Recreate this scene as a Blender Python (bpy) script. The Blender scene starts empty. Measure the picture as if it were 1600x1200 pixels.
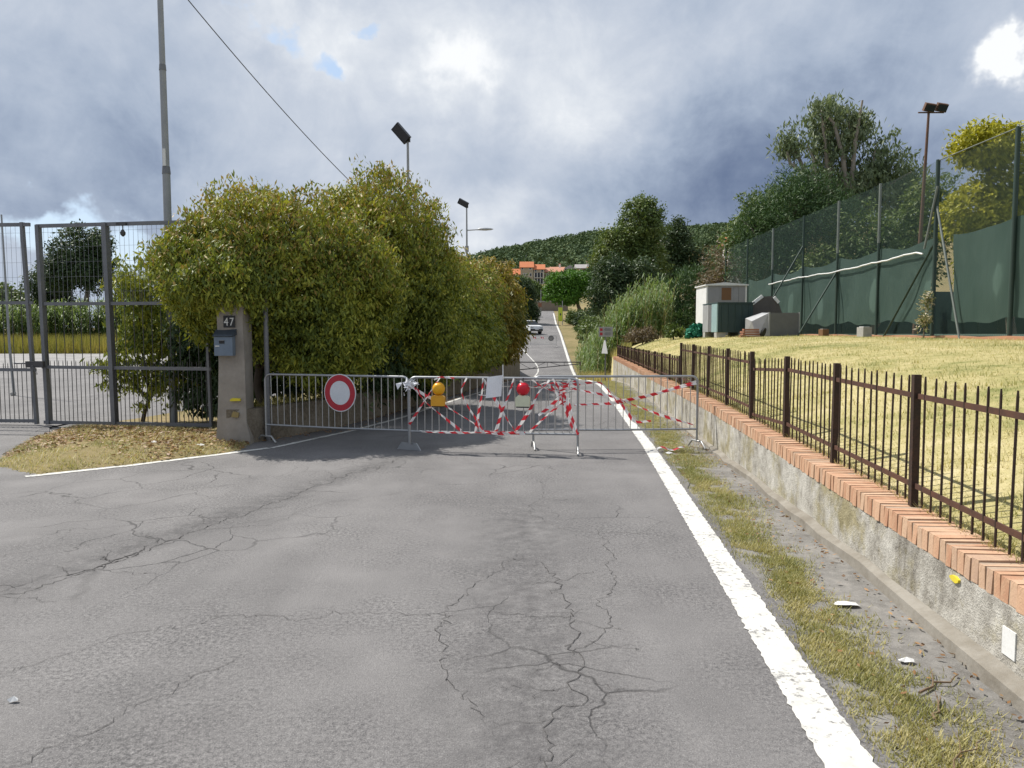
import bpy, math, random
import numpy as np
from mathutils import Vector, Matrix, Euler

random.seed(7)
RNG = np.random.default_rng(11)
SC = bpy.context.scene
COL = SC.collection
PI = math.pi

# ------------------------------------------------------------------ camera
cam_d = bpy.data.cameras.new('camera')
cam = bpy.data.objects.new('camera', cam_d)
COL.objects.link(cam)
cam.location = (0, 0, 1.65)
cam.rotation_euler = (PI / 2 - math.atan(82 / 1200), 0, 0)
cam_d.sensor_width = 36
cam_d.lens = 27.0
cam_d.clip_start = 0.05
cam_d.clip_end = 6000
SC.camera = cam

# ------------------------------------------------------------------ sun
SUN_FROM = Vector((-0.62, 0.42, 1.0)).normalized()
sun_d = bpy.data.lights.new('sun', 'SUN')
sun_d.energy = 4.3
sun_d.angle = math.radians(0.55)
sun_d.color = (1.0, 0.955, 0.88)
sun = bpy.data.objects.new('sun', sun_d)
COL.objects.link(sun)
sun.rotation_euler = (-SUN_FROM).to_track_quat('-Z', 'Y').to_euler()
sun.location = (-20, 10, 30)

# ------------------------------------------------------------------ world: sky seen between broken storm clouds
W = bpy.data.worlds.new('World')
SC.world = W
W.use_nodes = True
wt = W.node_tree
wt.nodes.clear()
def wn(t, **k):
    n = wt.nodes.new(t)
    for a, b in k.items():
        setattr(n, a, b)
    return n
def wl(a, b):
    wt.links.new(a, b)
def wmath(op, a, b=None, clamp=False):
    n = wn('ShaderNodeMath', operation=op)
    n.use_clamp = clamp
    for i, v in enumerate((a, b)):
        if v is None:
            continue
        if isinstance(v, (int, float)):
            n.inputs[i].default_value = v
        else:
            wl(v, n.inputs[i])
    return n.outputs[0]
w_out = wn('ShaderNodeOutputWorld')
w_bg = wn('ShaderNodeBackground')
w_bg.inputs['Strength'].default_value = 0.1
sky = wn('ShaderNodeTexSky', sky_type='NISHITA')
sky.sun_disc = False
sky.sun_elevation = math.asin(SUN_FROM.z)
sky.sun_rotation = math.atan2(SUN_FROM.x, SUN_FROM.y)
sky.dust_density = 1.4
tc = wn('ShaderNodeTexCoord')
sep = wn('ShaderNodeSeparateXYZ')
wl(tc.outputs['Generated'], sep.inputs[0])
# flat cloud-deck coordinates: direction / (height + a bit)
den = wmath('ADD', wmath('MAXIMUM', sep.outputs[2], 0.0), 0.22)
comb = wn('ShaderNodeCombineXYZ')
wl(wmath('DIVIDE', sep.outputs[0], den), comb.inputs[0])
wl(wmath('DIVIDE', sep.outputs[1], den), comb.inputs[1])
def wnoise(scale, detail, rough, off, dist=0.0, src=None):
    m = wn('ShaderNodeMapping')
    m.inputs['Location'].default_value = off
    wl(src or comb.outputs[0], m.inputs[0])
    n = wn('ShaderNodeTexNoise', noise_dimensions='3D')
    n.inputs['Scale'].default_value = scale
    n.inputs['Detail'].default_value = detail
    n.inputs['Roughness'].default_value = rough
    n.inputs['Distortion'].default_value = dist
    wl(m.outputs[0], n.inputs['Vector'])
    return n.outputs['Fac']
# warp the direction a little so that cloud banks get torn edges
warp = wn('ShaderNodeTexNoise')
warp.inputs['Scale'].default_value = 5.0
warp.inputs['Detail'].default_value = 6
warp.inputs['Roughness'].default_value = 0.6
wl(tc.outputs['Generated'], warp.inputs['Vector'])
vs = wn('ShaderNodeVectorMath', operation='SUBTRACT')
wl(warp.outputs['Color'], vs.inputs[0])
vs.inputs[1].default_value = (0.5, 0.5, 0.5)
vsc = wn('ShaderNodeVectorMath', operation='SCALE')
wl(vs.outputs[0], vsc.inputs[0])
vsc.inputs['Scale'].default_value = 0.26
vad = wn('ShaderNodeVectorMath', operation='ADD')
wl(tc.outputs['Generated'], vad.inputs[0])
wl(vsc.outputs[0], vad.inputs[1])
def blob(d, r, zs=1.6):
    """soft bank of cloud around direction d"""
    sc = wn('ShaderNodeVectorMath', operation='MULTIPLY')
    wl(vad.outputs[0], sc.inputs[0])
    sc.inputs[1].default_value = (1, 1, zs)
    di = wn('ShaderNodeVectorMath', operation='DISTANCE')
    wl(sc.outputs[0], di.inputs[0])
    di.inputs[1].default_value = (d[0], d[1], d[2] * zs)
    mr = wn('ShaderNodeMapRange', interpolation_type='SMOOTHERSTEP')
    mr.inputs['From Min'].default_value = r
    mr.inputs['From Max'].default_value = 0
    wl(di.outputs['Value'], mr.inputs['Value'])
    return mr.outputs[0]
BANKS = [((-0.15, 0.925, 0.35), 0.26, 0.16), ((0.046, 0.948, 0.314), 0.2, 0.18), ((0.063, 0.964, 0.258), 0.14, 0.12), ((0.301, 0.939, 0.168), 0.3, -0.32), ((0.236, 0.958, 0.163), 0.18, -0.12), ((0.476, 0.856, 0.201), 0.28, -0.18), ((0.363, 0.893, 0.267), 0.3, -0.06), ((0.514, 0.803, 0.304), 0.06, 0.9), ((-0.477, 0.857, 0.195), 0.24, -0.22), ((-0.434, 0.882, 0.185), 0.13, -0.1), ((-0.033, 0.99, 0.137), 0.15, 0.16), ((-0.188, 0.956, 0.225), 0.14, 0.06), ((-0.076, 0.942, 0.327), 0.09, 0.2), ((-0.257, 0.906, 0.336), 0.14, 0.14), ((0.024, 0.988, 0.152), 0.12, 0.08)]
GAPS = [((-0.318, 0.878, 0.358), 0.06, 0.85), ((-0.294, 0.901, 0.319), 0.06, 0.85), ((-0.225, 0.922, 0.316), 0.05, 0.8), ((-0.204, 0.932, 0.301), 0.045, 0.7), ((-0.483, 0.865, 0.137), 0.1, 0.85), ((-0.521, 0.844, 0.127), 0.09, 0.6), ((-0.433, 0.892, 0.127), 0.08, 0.6), ((-0.188, 0.911, 0.366), 0.035, 0.7)]
n1 = wnoise(1.15, 9, 0.58, (3.1, 7.7, 0.0), 0.25)
n2 = wnoise(5.5, 7, 0.62, (1.3, 2.2, 4.0), 0.4, tc.outputs['Generated'])
n3 = wnoise(13.0, 6, 0.6, (5.0, 1.0, 2.0), 0.6, tc.outputs['Generated'])
lum = wmath('ADD', 0.57, wmath('MULTIPLY', wmath('SUBTRACT', n1, 0.5), 0.42))
lum = wmath('ADD', lum, wmath('MULTIPLY', wmath('SUBTRACT', n2, 0.5), 0.62))
lum = wmath('ADD', lum, wmath('MULTIPLY', wmath('SUBTRACT', n3, 0.5), 0.34))
for d, r, wgt in BANKS:
    lum = wmath('ADD', lum, wmath('MULTIPLY', blob(d, r), wgt))
ramp = wn('ShaderNodeValToRGB')
cr = ramp.color_ramp
cr.interpolation = 'B_SPLINE'
stops = [(0.0, (0.9, 1.25, 2.1)), (0.20, (1.8, 2.25, 3.15)), (0.42, (2.9, 3.45, 4.35)), (0.66, (4.1, 4.5, 5.2)), (0.86, (5.5, 5.8, 6.2)), (1.0, (7.2, 7.3, 7.4))]
cr.elements[0].position, cr.elements[0].color = stops[0][0], (*[c / 10 for c in stops[0][1]], 1)
cr.elements[1].position, cr.elements[1].color = stops[-1][0], (*[c / 10 for c in stops[-1][1]], 1)
for p, c in stops[1:-1]:
    e = cr.elements.new(p)
    e.color = (*[q / 10 for q in c], 1)
wl(lum, ramp.inputs[0])
cmul = wn('ShaderNodeVectorMath', operation='SCALE')
wl(ramp.outputs[0], cmul.inputs[0])
cmul.inputs['Scale'].default_value = 10.0
gap = wmath('MULTIPLY', wmath('SUBTRACT', n2, 0.42), 1.2)
gsum = None
for d, r, wgt in GAPS:
    b = wmath('MULTIPLY', blob(d, r), wgt)
    gsum = b if gsum is None else wmath('ADD', gsum, b)
gap = wmath('ADD', gap, gsum)
gap = wmath('ADD', gap, wmath('MULTIPLY', wmath('SUBTRACT', n1, 0.5), 0.25))
gm = wn('ShaderNodeMapRange', interpolation_type='SMOOTHSTEP')
gm.inputs['From Min'].default_value = 0.46
gm.inputs['From Max'].default_value = 1.05
wl(gap, gm.inputs['Value'])
# the open sky is a little milky
milk = wn('ShaderNodeMix', data_type='RGBA')
milk.inputs[0].default_value = 0.6
wl(sky.outputs[0], milk.inputs['A'])
milk.inputs['B'].default_value = (4.2, 5.4, 7.0, 1)
mixs = wn('ShaderNodeMix', data_type='RGBA')
wl(gm.outputs[0], mixs.inputs[0])
wl(cmul.outputs[0], mixs.inputs['A'])
wl(milk.outputs['Result'], mixs.inputs['B'])
wl(mixs.outputs['Result'], w_bg.inputs['Color'])
wl(w_bg.outputs[0], w_out.inputs['Surface'])

vs_ = SC.view_settings
vs_.view_transform = 'Standard'
vs_.look = 'None'
vs_.exposure = 0.5
vs_.gamma = 1.0
SC.render.engine = 'CYCLES'
SC.cycles.max_bounces = 6
SC.cycles.diffuse_bounces = 3
SC.cycles.transparent_max_bounces = 24
SC.cycles.use_denoising = True
W.cycles.sampling_method = 'MANUAL'
W.cycles.sample_map_resolution = 512

# ------------------------------------------------------------------ materials
MATS = {}
class NT:
    """small shorthand around a material's node tree"""
    def __init__(self, name):
        self.m = bpy.data.materials.new(name)
        self.m.use_nodes = True
        self.t = self.m.node_tree
        self.b = self.t.nodes['Principled BSDF']
        self.out = self.t.nodes['Material Output']
        self.tc = self.t.nodes.new('ShaderNodeTexCoord')
        MATS[name] = self.m
    def n(self, t, **k):
        n = self.t.nodes.new(t)
        for a, b in k.items():
            setattr(n, a, b)
        return n
    def l(self, a, b):
        self.t.links.new(a, b)
    def put(self, sock, v):
        if isinstance(v, (int, float)):
            sock.default_value = v
        elif isinstance(v, tuple):
            sock.default_value = v if len(v) == 4 or sock.type == 'VECTOR' else (*v, 1)
        else:
            self.l(v, sock)
    def noise(self, scale, detail=4, rough=0.55, src=None, dist=0.0, stretch=None):
        n = self.n('ShaderNodeTexNoise')
        n.inputs['Scale'].default_value = scale
        n.inputs['Detail'].default_value = detail
        n.inputs['Roughness'].default_value = rough
        n.inputs['Distortion'].default_value = dist
        s = src or self.tc.outputs['Object']
        if stretch:
            mp = self.n('ShaderNodeMapping')
            mp.inputs['Scale'].default_value = stretch
            self.l(s, mp.inputs[0])
            s = mp.outputs[0]
        self.l(s, n.inputs['Vector'])
        return n.outputs['Fac']
    def voro(self, scale, feature='F1', src=None):
        n = self.n('ShaderNodeTexVoronoi', feature=feature)
        n.inputs['Scale'].default_value = scale
        self.l(src or self.tc.outputs['Object'], n.inputs['Vector'])
        return n.outputs['Distance']
    def math(self, op, a, b=0.0, clamp=False):
        n = self.n('ShaderNodeMath', operation=op)
        n.use_clamp = clamp
        self.put(n.inputs[0], a)
        self.put(n.inputs[1], b)
        return n.outputs[0]
    def rng(self, v, a, b, c=0.0, d=1.0):
        n = self.n('ShaderNodeMapRange')
        n.inputs['From Min'].default_value = a
        n.inputs['From Max'].default_value = b
        n.inputs['To Min'].default_value = c
        n.inputs['To Max'].default_value = d
        self.l(v, n.inputs['Value'])
        return n.outputs[0]
    def mix(self, f, a, b, blend='MIX'):
        n = self.n('ShaderNodeMix', data_type='RGBA', blend_type=blend)
        self.put(n.inputs[0], f)
        self.put(n.inputs['A'], a)
        self.put(n.inputs['B'], b)
        return n.outputs['Result']
    def ramp(self, v, stops, mode='LINEAR'):
        n = self.n('ShaderNodeValToRGB')
        e = n.color_ramp.elements
        n.color_ramp.interpolation = mode
        e[0].position, e[0].color = stops[0][0], (*stops[0][1], 1)
        e[1].position, e[1].color = stops[-1][0], (*stops[-1][1], 1)
        for p, c in stops[1:-1]:
            q = e.new(p)
            q.color = (*c, 1)
        self.l(v, n.inputs[0])
        return n.outputs[0]
    def bump(self, h, strength, dist=0.01):
        n = self.n('ShaderNodeBump')
        n.inputs['Strength'].default_value = strength
        n.inputs['Distance'].default_value = dist
        self.l(h, n.inputs['Height'])
        self.l(n.outputs[0], self.b.inputs['Normal'])
    def base(self, v):
        self.put(self.b.inputs['Base Color'], v)
    def set(self, rough=0.7, metal=0.0, spec=0.5):
        self.b.inputs['Roughness'].default_value = rough
        self.b.inputs['Metallic'].default_value = metal
        self.b.inputs['Specular IOR Level'].default_value = spec
        return self.m

def m_wear(name, c1, c2, rough=0.6, metal=0.0, scale=8.0, lo=0.35, hi=0.7, bump=0.0, fine=60.0, spec=0.4):
    """two-tone worn surface: c1 with patches of c2 and fine grain"""
    t = NT(name)
    n = t.noise(scale, 6, 0.65)
    f = t.noise(fine, 3, 0.6)
    c = t.mix(t.rng(n, lo, hi), (*c1, 1), (*c2, 1))
    c = t.mix(0.35, c, t.mix(t.rng(f, 0.3, 0.7), tuple(x * 0.75 for x in c1), tuple(min(1, x * 1.2) for x in c2)))
    t.base(c)
    if bump:
        t.bump(t.math('ADD', f, n), bump, 0.004)
    return t.set(rough, metal, spec)

def m_leaf(name, cols, trans=0.3, patch=0.6, pscale=0.9, rough=0.55, hueshift=None):
    """foliage: colour differs leaf by leaf and in larger patches; light passes through"""
    t = NT(name)
    g = t.n('ShaderNodeNewGeometry')
    v = t.noise(pscale, 3, 0.6)
    k = t.math('ADD', t.math('MULTIPLY', g.outputs['Random Per Island'], 1 - patch), t.math('MULTIPLY', t.rng(v, 0.3, 0.7), patch))
    c = t.ramp(k, [(i / (len(cols) - 1), x) for i, x in enumerate(cols)])
    t.base(c)
    t.set(rough, 0, 0.35)
    tr = t.n('ShaderNodeBsdfTranslucent')
    tc_ = t.mix(1.0, c, (1.0, 1.0, 0.55, 1), 'MULTIPLY')
    t.l(tc_, tr.inputs['Color'])
    mx = t.n('ShaderNodeMixShader')
    mx.inputs[0].default_value = trans
    t.l(t.b.outputs[0], mx.inputs[1])
    t.l(tr.outputs[0], mx.inputs[2])
    t.l(mx.outputs[0], t.out.inputs['Surface'])
    return t.m

# asphalt: aged, speckled, with pale and dark patches and fine map cracking
t = NT('asphalt')
big = t.noise(0.32, 5, 0.6, dist=0.6)
mid = t.noise(2.2, 6, 0.65)
streak = t.noise(1.0, 5, 0.6, stretch=(1.6, 0.22, 1))
sp1 = t.noise(170, 2, 0.7)
sp2 = t.voro(95)
c = t.ramp(t.math('ADD', t.math('MULTIPLY', big, 0.5), t.math('MULTIPLY', t.math('ADD', mid, streak), 0.25)),
           [(0.34, (0.104, 0.099, 0.099)), (0.5, (0.162, 0.155, 0.153)), (0.64, (0.212, 0.203, 0.199))])
mot = t.noise(42, 5, 0.8)
pm = t.rng(t.noise(0.9, 4, 0.6), 0.40, 0.62, 0.15, 1.0)
c = t.mix(t.math('MULTIPLY', t.rng(mot, 0.53, 0.40), t.math('MULTIPLY', pm, 0.9)), c, (0.050, 0.048, 0.050, 1))
c = t.mix(t.math('MULTIPLY', t.rng(mot, 0.55, 0.66), t.math('MULTIPLY', pm, 0.6)), c, (0.31, 0.30, 0.292, 1))
c = t.mix(t.rng(sp1, 0.56, 0.72), c, (0.31, 0.30, 0.292, 1))
c = t.mix(t.rng(sp1, 0.42, 0.30), c, (0.060, 0.058, 0.060, 1))
c = t.mix(t.rng(sp2, 0.16, 0.05, 0, 0.55), c, (0.30, 0.29, 0.28, 1))
nd = t.n('ShaderNodeTexNoise')
nd.inputs['Scale'].default_value = 1.8
nd.inputs['Detail'].default_value = 5
t.l(t.tc.outputs['Object'], nd.inputs['Vector'])
wv = t.n('ShaderNodeVectorMath', operation='MULTIPLY_ADD')
t.l(nd.outputs['Color'], wv.inputs[0])
wv.inputs[1].default_value = (0.55, 0.55, 0)
t.l(t.tc.outputs['Object'], wv.inputs[2])
ve = t.voro(1.25, 'DISTANCE_TO_EDGE', wv.outputs[0])
vmask = t.rng(t.noise(0.42, 3, 0.5), 0.50, 0.60)
crk = t.math('MULTIPLY', t.rng(ve, 0.012, 0.002), vmask)
sx_ = t.n('ShaderNodeSeparateXYZ')
t.l(t.tc.outputs['Object'], sx_.inputs[0])
def stain(nx, ny, cc, w, y0, y1):
    d_ = t.math('ABSOLUTE', t.math('SUBTRACT', t.math('ADD', t.math('MULTIPLY', sx_.outputs[0], nx), t.math('MULTIPLY', sx_.outputs[1], ny)), cc))
    g = t.math('MULTIPLY', t.rng(d_, w, 0.02), t.math('MULTIPLY', t.rng(sx_.outputs[1], y0 - .6, y0 + .6), t.rng(sx_.outputs[1], y1 + .8, y1 - .8)))
    return t.math('MULTIPLY', g, t.rng(t.noise(7, 6, 0.8), 0.36, 0.62), True)
st = t.math('MAXIMUM', stain(.947, -.322, -4.62, .32, 4.2, 10.0), t.math('MULTIPLY', stain(1, 0, .08, .62, -2, 7.5), .9))
c = t.mix(t.math('MULTIPLY', st, 0.8), c, (0.060, 0.057, 0.058, 1))
c = t.mix(t.math('MULTIPLY', crk, 0.75), c, (0.032, 0.030, 0.030, 1))
t.base(c)
t.bump(t.math('SUBTRACT', t.math('ADD', t.math('MULTIPLY', sp1, 0.7), t.math('MULTIPLY', sp2, 0.5)), t.math('MULTIPLY', crk, 1.5)), 0.55, 0.006)
t.set(0.82, 0, 0.35)

t = NT('crack')
t.base(t.mix(t.rng(t.noise(30, 3), 0.35, 0.65), (0.045, 0.043, 0.043, 1), (0.115, 0.11, 0.108, 1)))
t.set(0.95, 0, 0.1)

t = NT('road_paint')
w1 = t.noise(26, 6, 0.7)
w2 = t.noise(3.0, 4, 0.6)
worn = t.rng(t.math('ADD', t.math('MULTIPLY', w1, 0.6), t.math('MULTIPLY', w2, 0.4)), 0.535, 0.60)
c = t.mix(t.rng(t.noise(8, 5, .7), 0.35, 0.65), (0.50, 0.49, 0.455, 1), (0.66, 0.65, 0.615, 1))
t.base(t.mix(worn, c, (0.20, 0.195, 0.19, 1)))
t.bump(t.noise(150, 2), 0.3, 0.003)
t.set(0.75, 0, 0.3)

# dry earth with straw, used for the ground at large
t = NT('dry_earth')
a = t.noise(0.25, 6, 0.6)
b = t.noise(3.5, 6, 0.7)
f = t.noise(45, 3, 0.7)
c = t.ramp(t.math('ADD', t.math('MULTIPLY', a, 0.6), t.math('MULTIPLY', b, 0.4)),
           [(0.35, (0.11, 0.125, 0.045)), (0.5, (0.24, 0.20, 0.095)), (0.65, (0.33, 0.26, 0.14))])
c = t.mix(t.rng(f, 0.35, 0.7, 0, 0.6), c, (0.14, 0.105, 0.06, 1))
t.base(c)
t.bump(f, 0.5, 0.02)
t.set(0.95, 0, 0.1)

t = NT('bank_turf')
a = t.noise(0.55, 5, 0.6)
b = t.noise(4.0, 6, 0.7)
f = t.noise(70, 3, 0.7)
c = t.ramp(t.math('ADD', t.math('MULTIPLY', a, 0.55), t.math('MULTIPLY', b, 0.45)),
           [(0.38, (0.22, 0.235, 0.085)), (0.47, (0.40, 0.36, 0.16)), (0.55, (0.50, 0.435, 0.22)), (0.64, (0.60, 0.52, 0.30))])
c = t.mix(t.rng(f, 0.40, 0.75, 0, 0.5), c, (0.20, 0.155, 0.07, 1))
t.base(c)
t.bump(t.math('ADD', f, b), 0.6, 0.03)
t.set(0.95, 0, 0.1)

t = NT('gravel')
a = t.noise(0.6, 5, 0.6)
v = t.voro(28)
f = t.noise(90, 2, 0.6)
c = t.ramp(a, [(0.35, (0.20, 0.195, 0.195)), (0.65, (0.33, 0.32, 0.305))])
c = t.mix(t.rng(v, 0.0, 0.7, 0.35, 0.0), c, (0.45, 0.44, 0.42, 1))
c = t.mix(t.rng(f, 0.45, 0.3, 0, 0.5), c, (0.10, 0.098, 0.10, 1))
t.base(c)
t.bump(v, 0.6, 0.02)
t.set(0.9, 0, 0.2)

t = NT('gutter_concrete')
a = t.noise(1.1, 6, 0.65)
b = t.noise(9, 5, 0.7)
f = t.noise(120, 2, 0.7)
c = t.ramp(t.math('ADD', t.math('MULTIPLY', a, 0.5), t.math('MULTIPLY', b, 0.5)),
           [(0.36, (0.115, 0.108, 0.098)), (0.5, (0.19, 0.182, 0.17)), (0.64, (0.27, 0.255, 0.235))])
c = t.mix(t.rng(f, 0.55, 0.75, 0, 0.6), c, (0.36, 0.35, 0.33, 1))
t.base(c)
t.bump(t.math('ADD', f, b), 0.5, 0.006)
t.set(0.9, 0, 0.2)

t = NT('old_concrete')
a = t.noise(1.3, 6, 0.7)
b = t.noise(7, 6, 0.7)
dr = t.noise(3.0, 6, 0.7, stretch=(1, 1, 0.18))
f = t.noise(80, 3, 0.7)
c = t.ramp(t.math('ADD', t.math('MULTIPLY', dr, 0.55), t.math('MULTIPLY', b, 0.45)),
           [(0.36, (0.17, 0.155, 0.13)), (0.46, (0.36, 0.34, 0.30)), (0.56, (0.52, 0.50, 0.45)), (0.68, (0.64, 0.62, 0.57))])
c = t.mix(t.rng(a, 0.48, 0.60, 0, 0.8), c, t.mix(t.rng(b, 0.4, 0.6), (0.22, 0.19, 0.085, 1), (0.34, 0.29, 0.15, 1)))
c = t.mix(t.rng(f, 0.60, 0.72, 0, 0.6), c, (0.10, 0.09, 0.08, 1))
t.base(c)
t.bump(t.math('ADD', t.math('MULTIPLY', b, 2.0), f), 0.8, 0.012)
t.set(0.92, 0, 0.2)

t = NT('render_brown')      # the low wall below the hedge, dusty brown render
a = t.noise(2.0, 6, 0.7)
f = t.noise(25, 4, 0.7)
c = t.ramp(t.math('ADD', t.math('MULTIPLY', a, 0.6), t.math('MULTIPLY', f, 0.4)), [(0.36, (0.10, 0.085, 0.065)), (0.5, (0.19, 0.16, 0.12)), (0.64, (0.27, 0.235, 0.185))])
t.base(c)
t.bump(t.math('ADD', a, f), 0.8, 0.02)
t.set(0.95, 0, 0.15)

t = NT('brick')
oi = t.n('ShaderNodeObjectInfo')
a = t.noise(14, 5, 0.7)
c = t.ramp(oi.outputs['Random'], [(0.0, (0.42, 0.225, 0.14)), (0.3, (0.49, 0.285, 0.18)), (0.6, (0.54, 0.34, 0.225)), (0.85, (0.52, 0.36, 0.25)), (1.0, (0.42, 0.28, 0.20))])
c = t.mix(t.rng(a, 0.45, 0.75, 0, 0.6), c, (0.60, 0.42, 0.27, 1))
c = t.mix(t.rng(t.noise(60, 3), 0.5, 0.75, 0, 0.4), c, (0.25, 0.14, 0.09, 1))
t.base(c)
t.bump(t.math('ADD', a, t.noise(90, 2)), 0.5, 0.004)
t.set(0.9, 0, 0.2)

m_wear('footing_concrete', (0.30, 0.28, 0.245), (0.17, 0.15, 0.12), 0.95, 0, 3.5, 0.38, 0.62, bump=0.8, fine=40)
m_wear('mortar', (0.44, 0.33, 0.24), (0.34, 0.26, 0.19), 0.95, 0, 20)
m_wear('rust_iron', (0.030, 0.022, 0.018), (0.075, 0.038, 0.024), 0.75, 0.2, 9, 0.45, 0.7)
m_wear('rust_rail', (0.115, 0.052, 0.032), (0.05, 0.028, 0.021), 0.8, 0.15, 7, 0.4, 0.7)
m_wear('galvanised', (0.40, 0.41, 0.42), (0.29, 0.30, 0.31), 0.45, 0.75, 6)
m_wear('galvanised_bar', (0.48, 0.485, 0.48), (0.36, 0.36, 0.355), 0.45, 0.6, 6)
m_wear('gate_steel', (0.135, 0.14, 0.15), (0.20, 0.20, 0.205), 0.55, 0.25, 5)
m_wear('gate_dark', (0.055, 0.056, 0.062), (0.10, 0.095, 0.09), 0.6, 0.2, 9)
m_wear('pole_grey', (0.33, 0.34, 0.34), (0.24, 0.245, 0.25), 0.55, 0.2, 2.5)
m_wear('white_plastic', (0.80, 0.80, 0.79), (0.70, 0.70, 0.68), 0.5, 0, 4)
m_wear('paper', (0.80, 0.81, 0.84), (0.74, 0.75, 0.79), 0.8, 0, 10)
m_wear('sign_white', (0.66, 0.68, 0.71), (0.56, 0.59, 0.63), 0.45, 0, 5)
m_wear('sign_red', (0.42, 0.018, 0.035), (0.36, 0.02, 0.035), 0.45, 0, 5)
m_wear('sign_back', (0.36, 0.37, 0.38), (0.26, 0.27, 0.28), 0.5, 0.3, 6)
m_wear('lamp_yellow', (0.80, 0.42, 0.01), (0.72, 0.34, 0.01), 0.35, 0, 8)
m_wear('lamp_box_yellow', (0.72, 0.36, 0.02), (0.60, 0.28, 0.02), 0.5, 0, 12)
m_wear('lamp_red', (0.62, 0.012, 0.03), (0.52, 0.01, 0.025), 0.3, 0, 8)
m_wear('lamp_box_cream', (0.66, 0.68, 0.50), (0.55, 0.56, 0.42), 0.55, 0, 14)
m_wear('black_rubber', (0.018, 0.018, 0.019), (0.03, 0.03, 0.03), 0.7)
m_wear('mailbox_paint', (0.17, 0.215, 0.27), (0.13, 0.165, 0.21), 0.5, 0.1, 8)
m_wear('mailbox_dark', (0.06, 0.075, 0.09), (0.045, 0.055, 0.07), 0.55, 0.1, 8)
m_wear('pillar_concrete', (0.36, 0.325, 0.285), (0.23, 0.205, 0.175), 0.95, 0, 4, bump=0.6)
m_wear('pillar_stain', (0.34, 0.26, 0.10), (0.26, 0.20, 0.10), 0.95, 0, 12)
m_wear('plate_black', (0.012, 0.012, 0.013), (0.02, 0.02, 0.02), 0.4)
m_wear('plate_white', (0.72, 0.71, 0.68), (0.62, 0.61, 0.58), 0.5)
m_wear('yellow_paint', (0.74, 0.60, 0.03), (0.58, 0.48, 0.06), 0.8, 0, 30, 0.4, 0.65)
m_wear('court_post', (0.022, 0.048, 0.038), (0.035, 0.055, 0.045), 0.55, 0.1, 3)
m_wear('court_post_pale', (0.20, 0.22, 0.20), (0.13, 0.15, 0.135), 0.55, 0.3, 3)
m_wear('kerb_orange', (0.42, 0.20, 0.11), (0.34, 0.19, 0.12), 0.9, 0, 3)
m_wear('court_floor', (0.05, 0.085, 0.06), (0.06, 0.10, 0.07), 0.9, 0, 1)
m_wear('shed_white', (0.74, 0.74, 0.73), (0.64, 0.64, 0.62), 0.6, 0, 3)
m_wear('shed_white_shaded', (0.30, 0.30, 0.315), (0.24, 0.24, 0.25), 0.6, 0, 3)  # front panels: shade on the white shed's front put into the colour
m_wear('board_brown', (0.20, 0.105, 0.05), (0.16, 0.085, 0.045), 0.8, 0, 6)
m_wear('tank_green', (0.018, 0.040, 0.042), (0.030, 0.060, 0.058), 0.5, 0, 3)
m_wear('tank_teal', (0.30, 0.42, 0.42), (0.20, 0.30, 0.31), 0.55, 0, 8)
m_wear('panel_grey', (0.36, 0.365, 0.37), (0.27, 0.275, 0.28), 0.6, 0.1, 4)
m_wear('cabinet_grey', (0.115, 0.118, 0.122), (0.15, 0.152, 0.155), 0.65, 0, 4)
m_wear('hood_brown', (0.085, 0.078, 0.074), (0.12, 0.11, 0.10), 0.7, 0, 4)
m_wear('net_green', (0.04, 0.26, 0.16), (0.02, 0.16, 0.10), 0.8, 0, 12)
m_wear('block_grey', (0.42, 0.41, 0.39), (0.30, 0.295, 0.28), 0.9, 0, 10)
m_wear('plank_rust', (0.33, 0.15, 0.09), (0.24, 0.11, 0.07), 0.85, 0, 8)
m_wear('flood_black', (0.016, 0.018, 0.022), (0.03, 0.032, 0.036), 0.4, 0.2)
m_wear('flood_rust', (0.17, 0.085, 0.05), (0.09, 0.055, 0.04), 0.7, 0.1, 10)
m_wear('lamp_grey', (0.42, 0.43, 0.44), (0.34, 0.35, 0.36), 0.5, 0.3)
m_wear('cable', (0.05, 0.05, 0.052), (0.08, 0.08, 0.08), 0.6)
m_wear('cone_red', (0.55, 0.05, 0.035), (0.48, 0.045, 0.03), 0.6)
m_wear('fluo_yellow', (0.55, 0.66, 0.05), (0.50, 0.60, 0.06), 0.6)
m_wear('car_white', (0.74, 0.75, 0.76), (0.70, 0.71, 0.72), 0.25)
m_wear('car_dark', (0.02, 0.021, 0.023), (0.03, 0.03, 0.032), 0.45)
m_wear('car_glass', (0.015, 0.018, 0.022), (0.02, 0.022, 0.026), 0.08, 0, spec=0.6)
m_wear('car_lamp', (0.55, 0.56, 0.57), (0.45, 0.46, 0.47), 0.2)
m_wear('plate_pale', (0.70, 0.70, 0.68), (0.62, 0.62, 0.60), 0.5)
m_wear('bark', (0.11, 0.085, 0.06), (0.19, 0.155, 0.12), 0.9, 0, 6, bump=0.6)
m_wear('bark_pale', (0.34, 0.29, 0.235), (0.20, 0.165, 0.13), 0.9, 0, 4, bump=0.5)
m_wear('bark_dark', (0.045, 0.036, 0.028), (0.075, 0.06, 0.045), 0.95, 0, 6, bump=0.6)
m_wear('tile_orange', (0.58, 0.20, 0.085), (0.48, 0.17, 0.08), 0.9, 0, 0.9, fine=4)
m_wear('tile_pink', (0.52, 0.25, 0.16), (0.42, 0.21, 0.14), 0.9, 0, 0.9, fine=4)
m_wear('tile_grey', (0.40, 0.37, 0.36), (0.30, 0.28, 0.27), 0.9, 0, 0.9, fine=4)
m_wear('stone_house', (0.44, 0.37, 0.27), (0.33, 0.275, 0.20), 0.95, 0, 0.8, fine=3)
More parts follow.
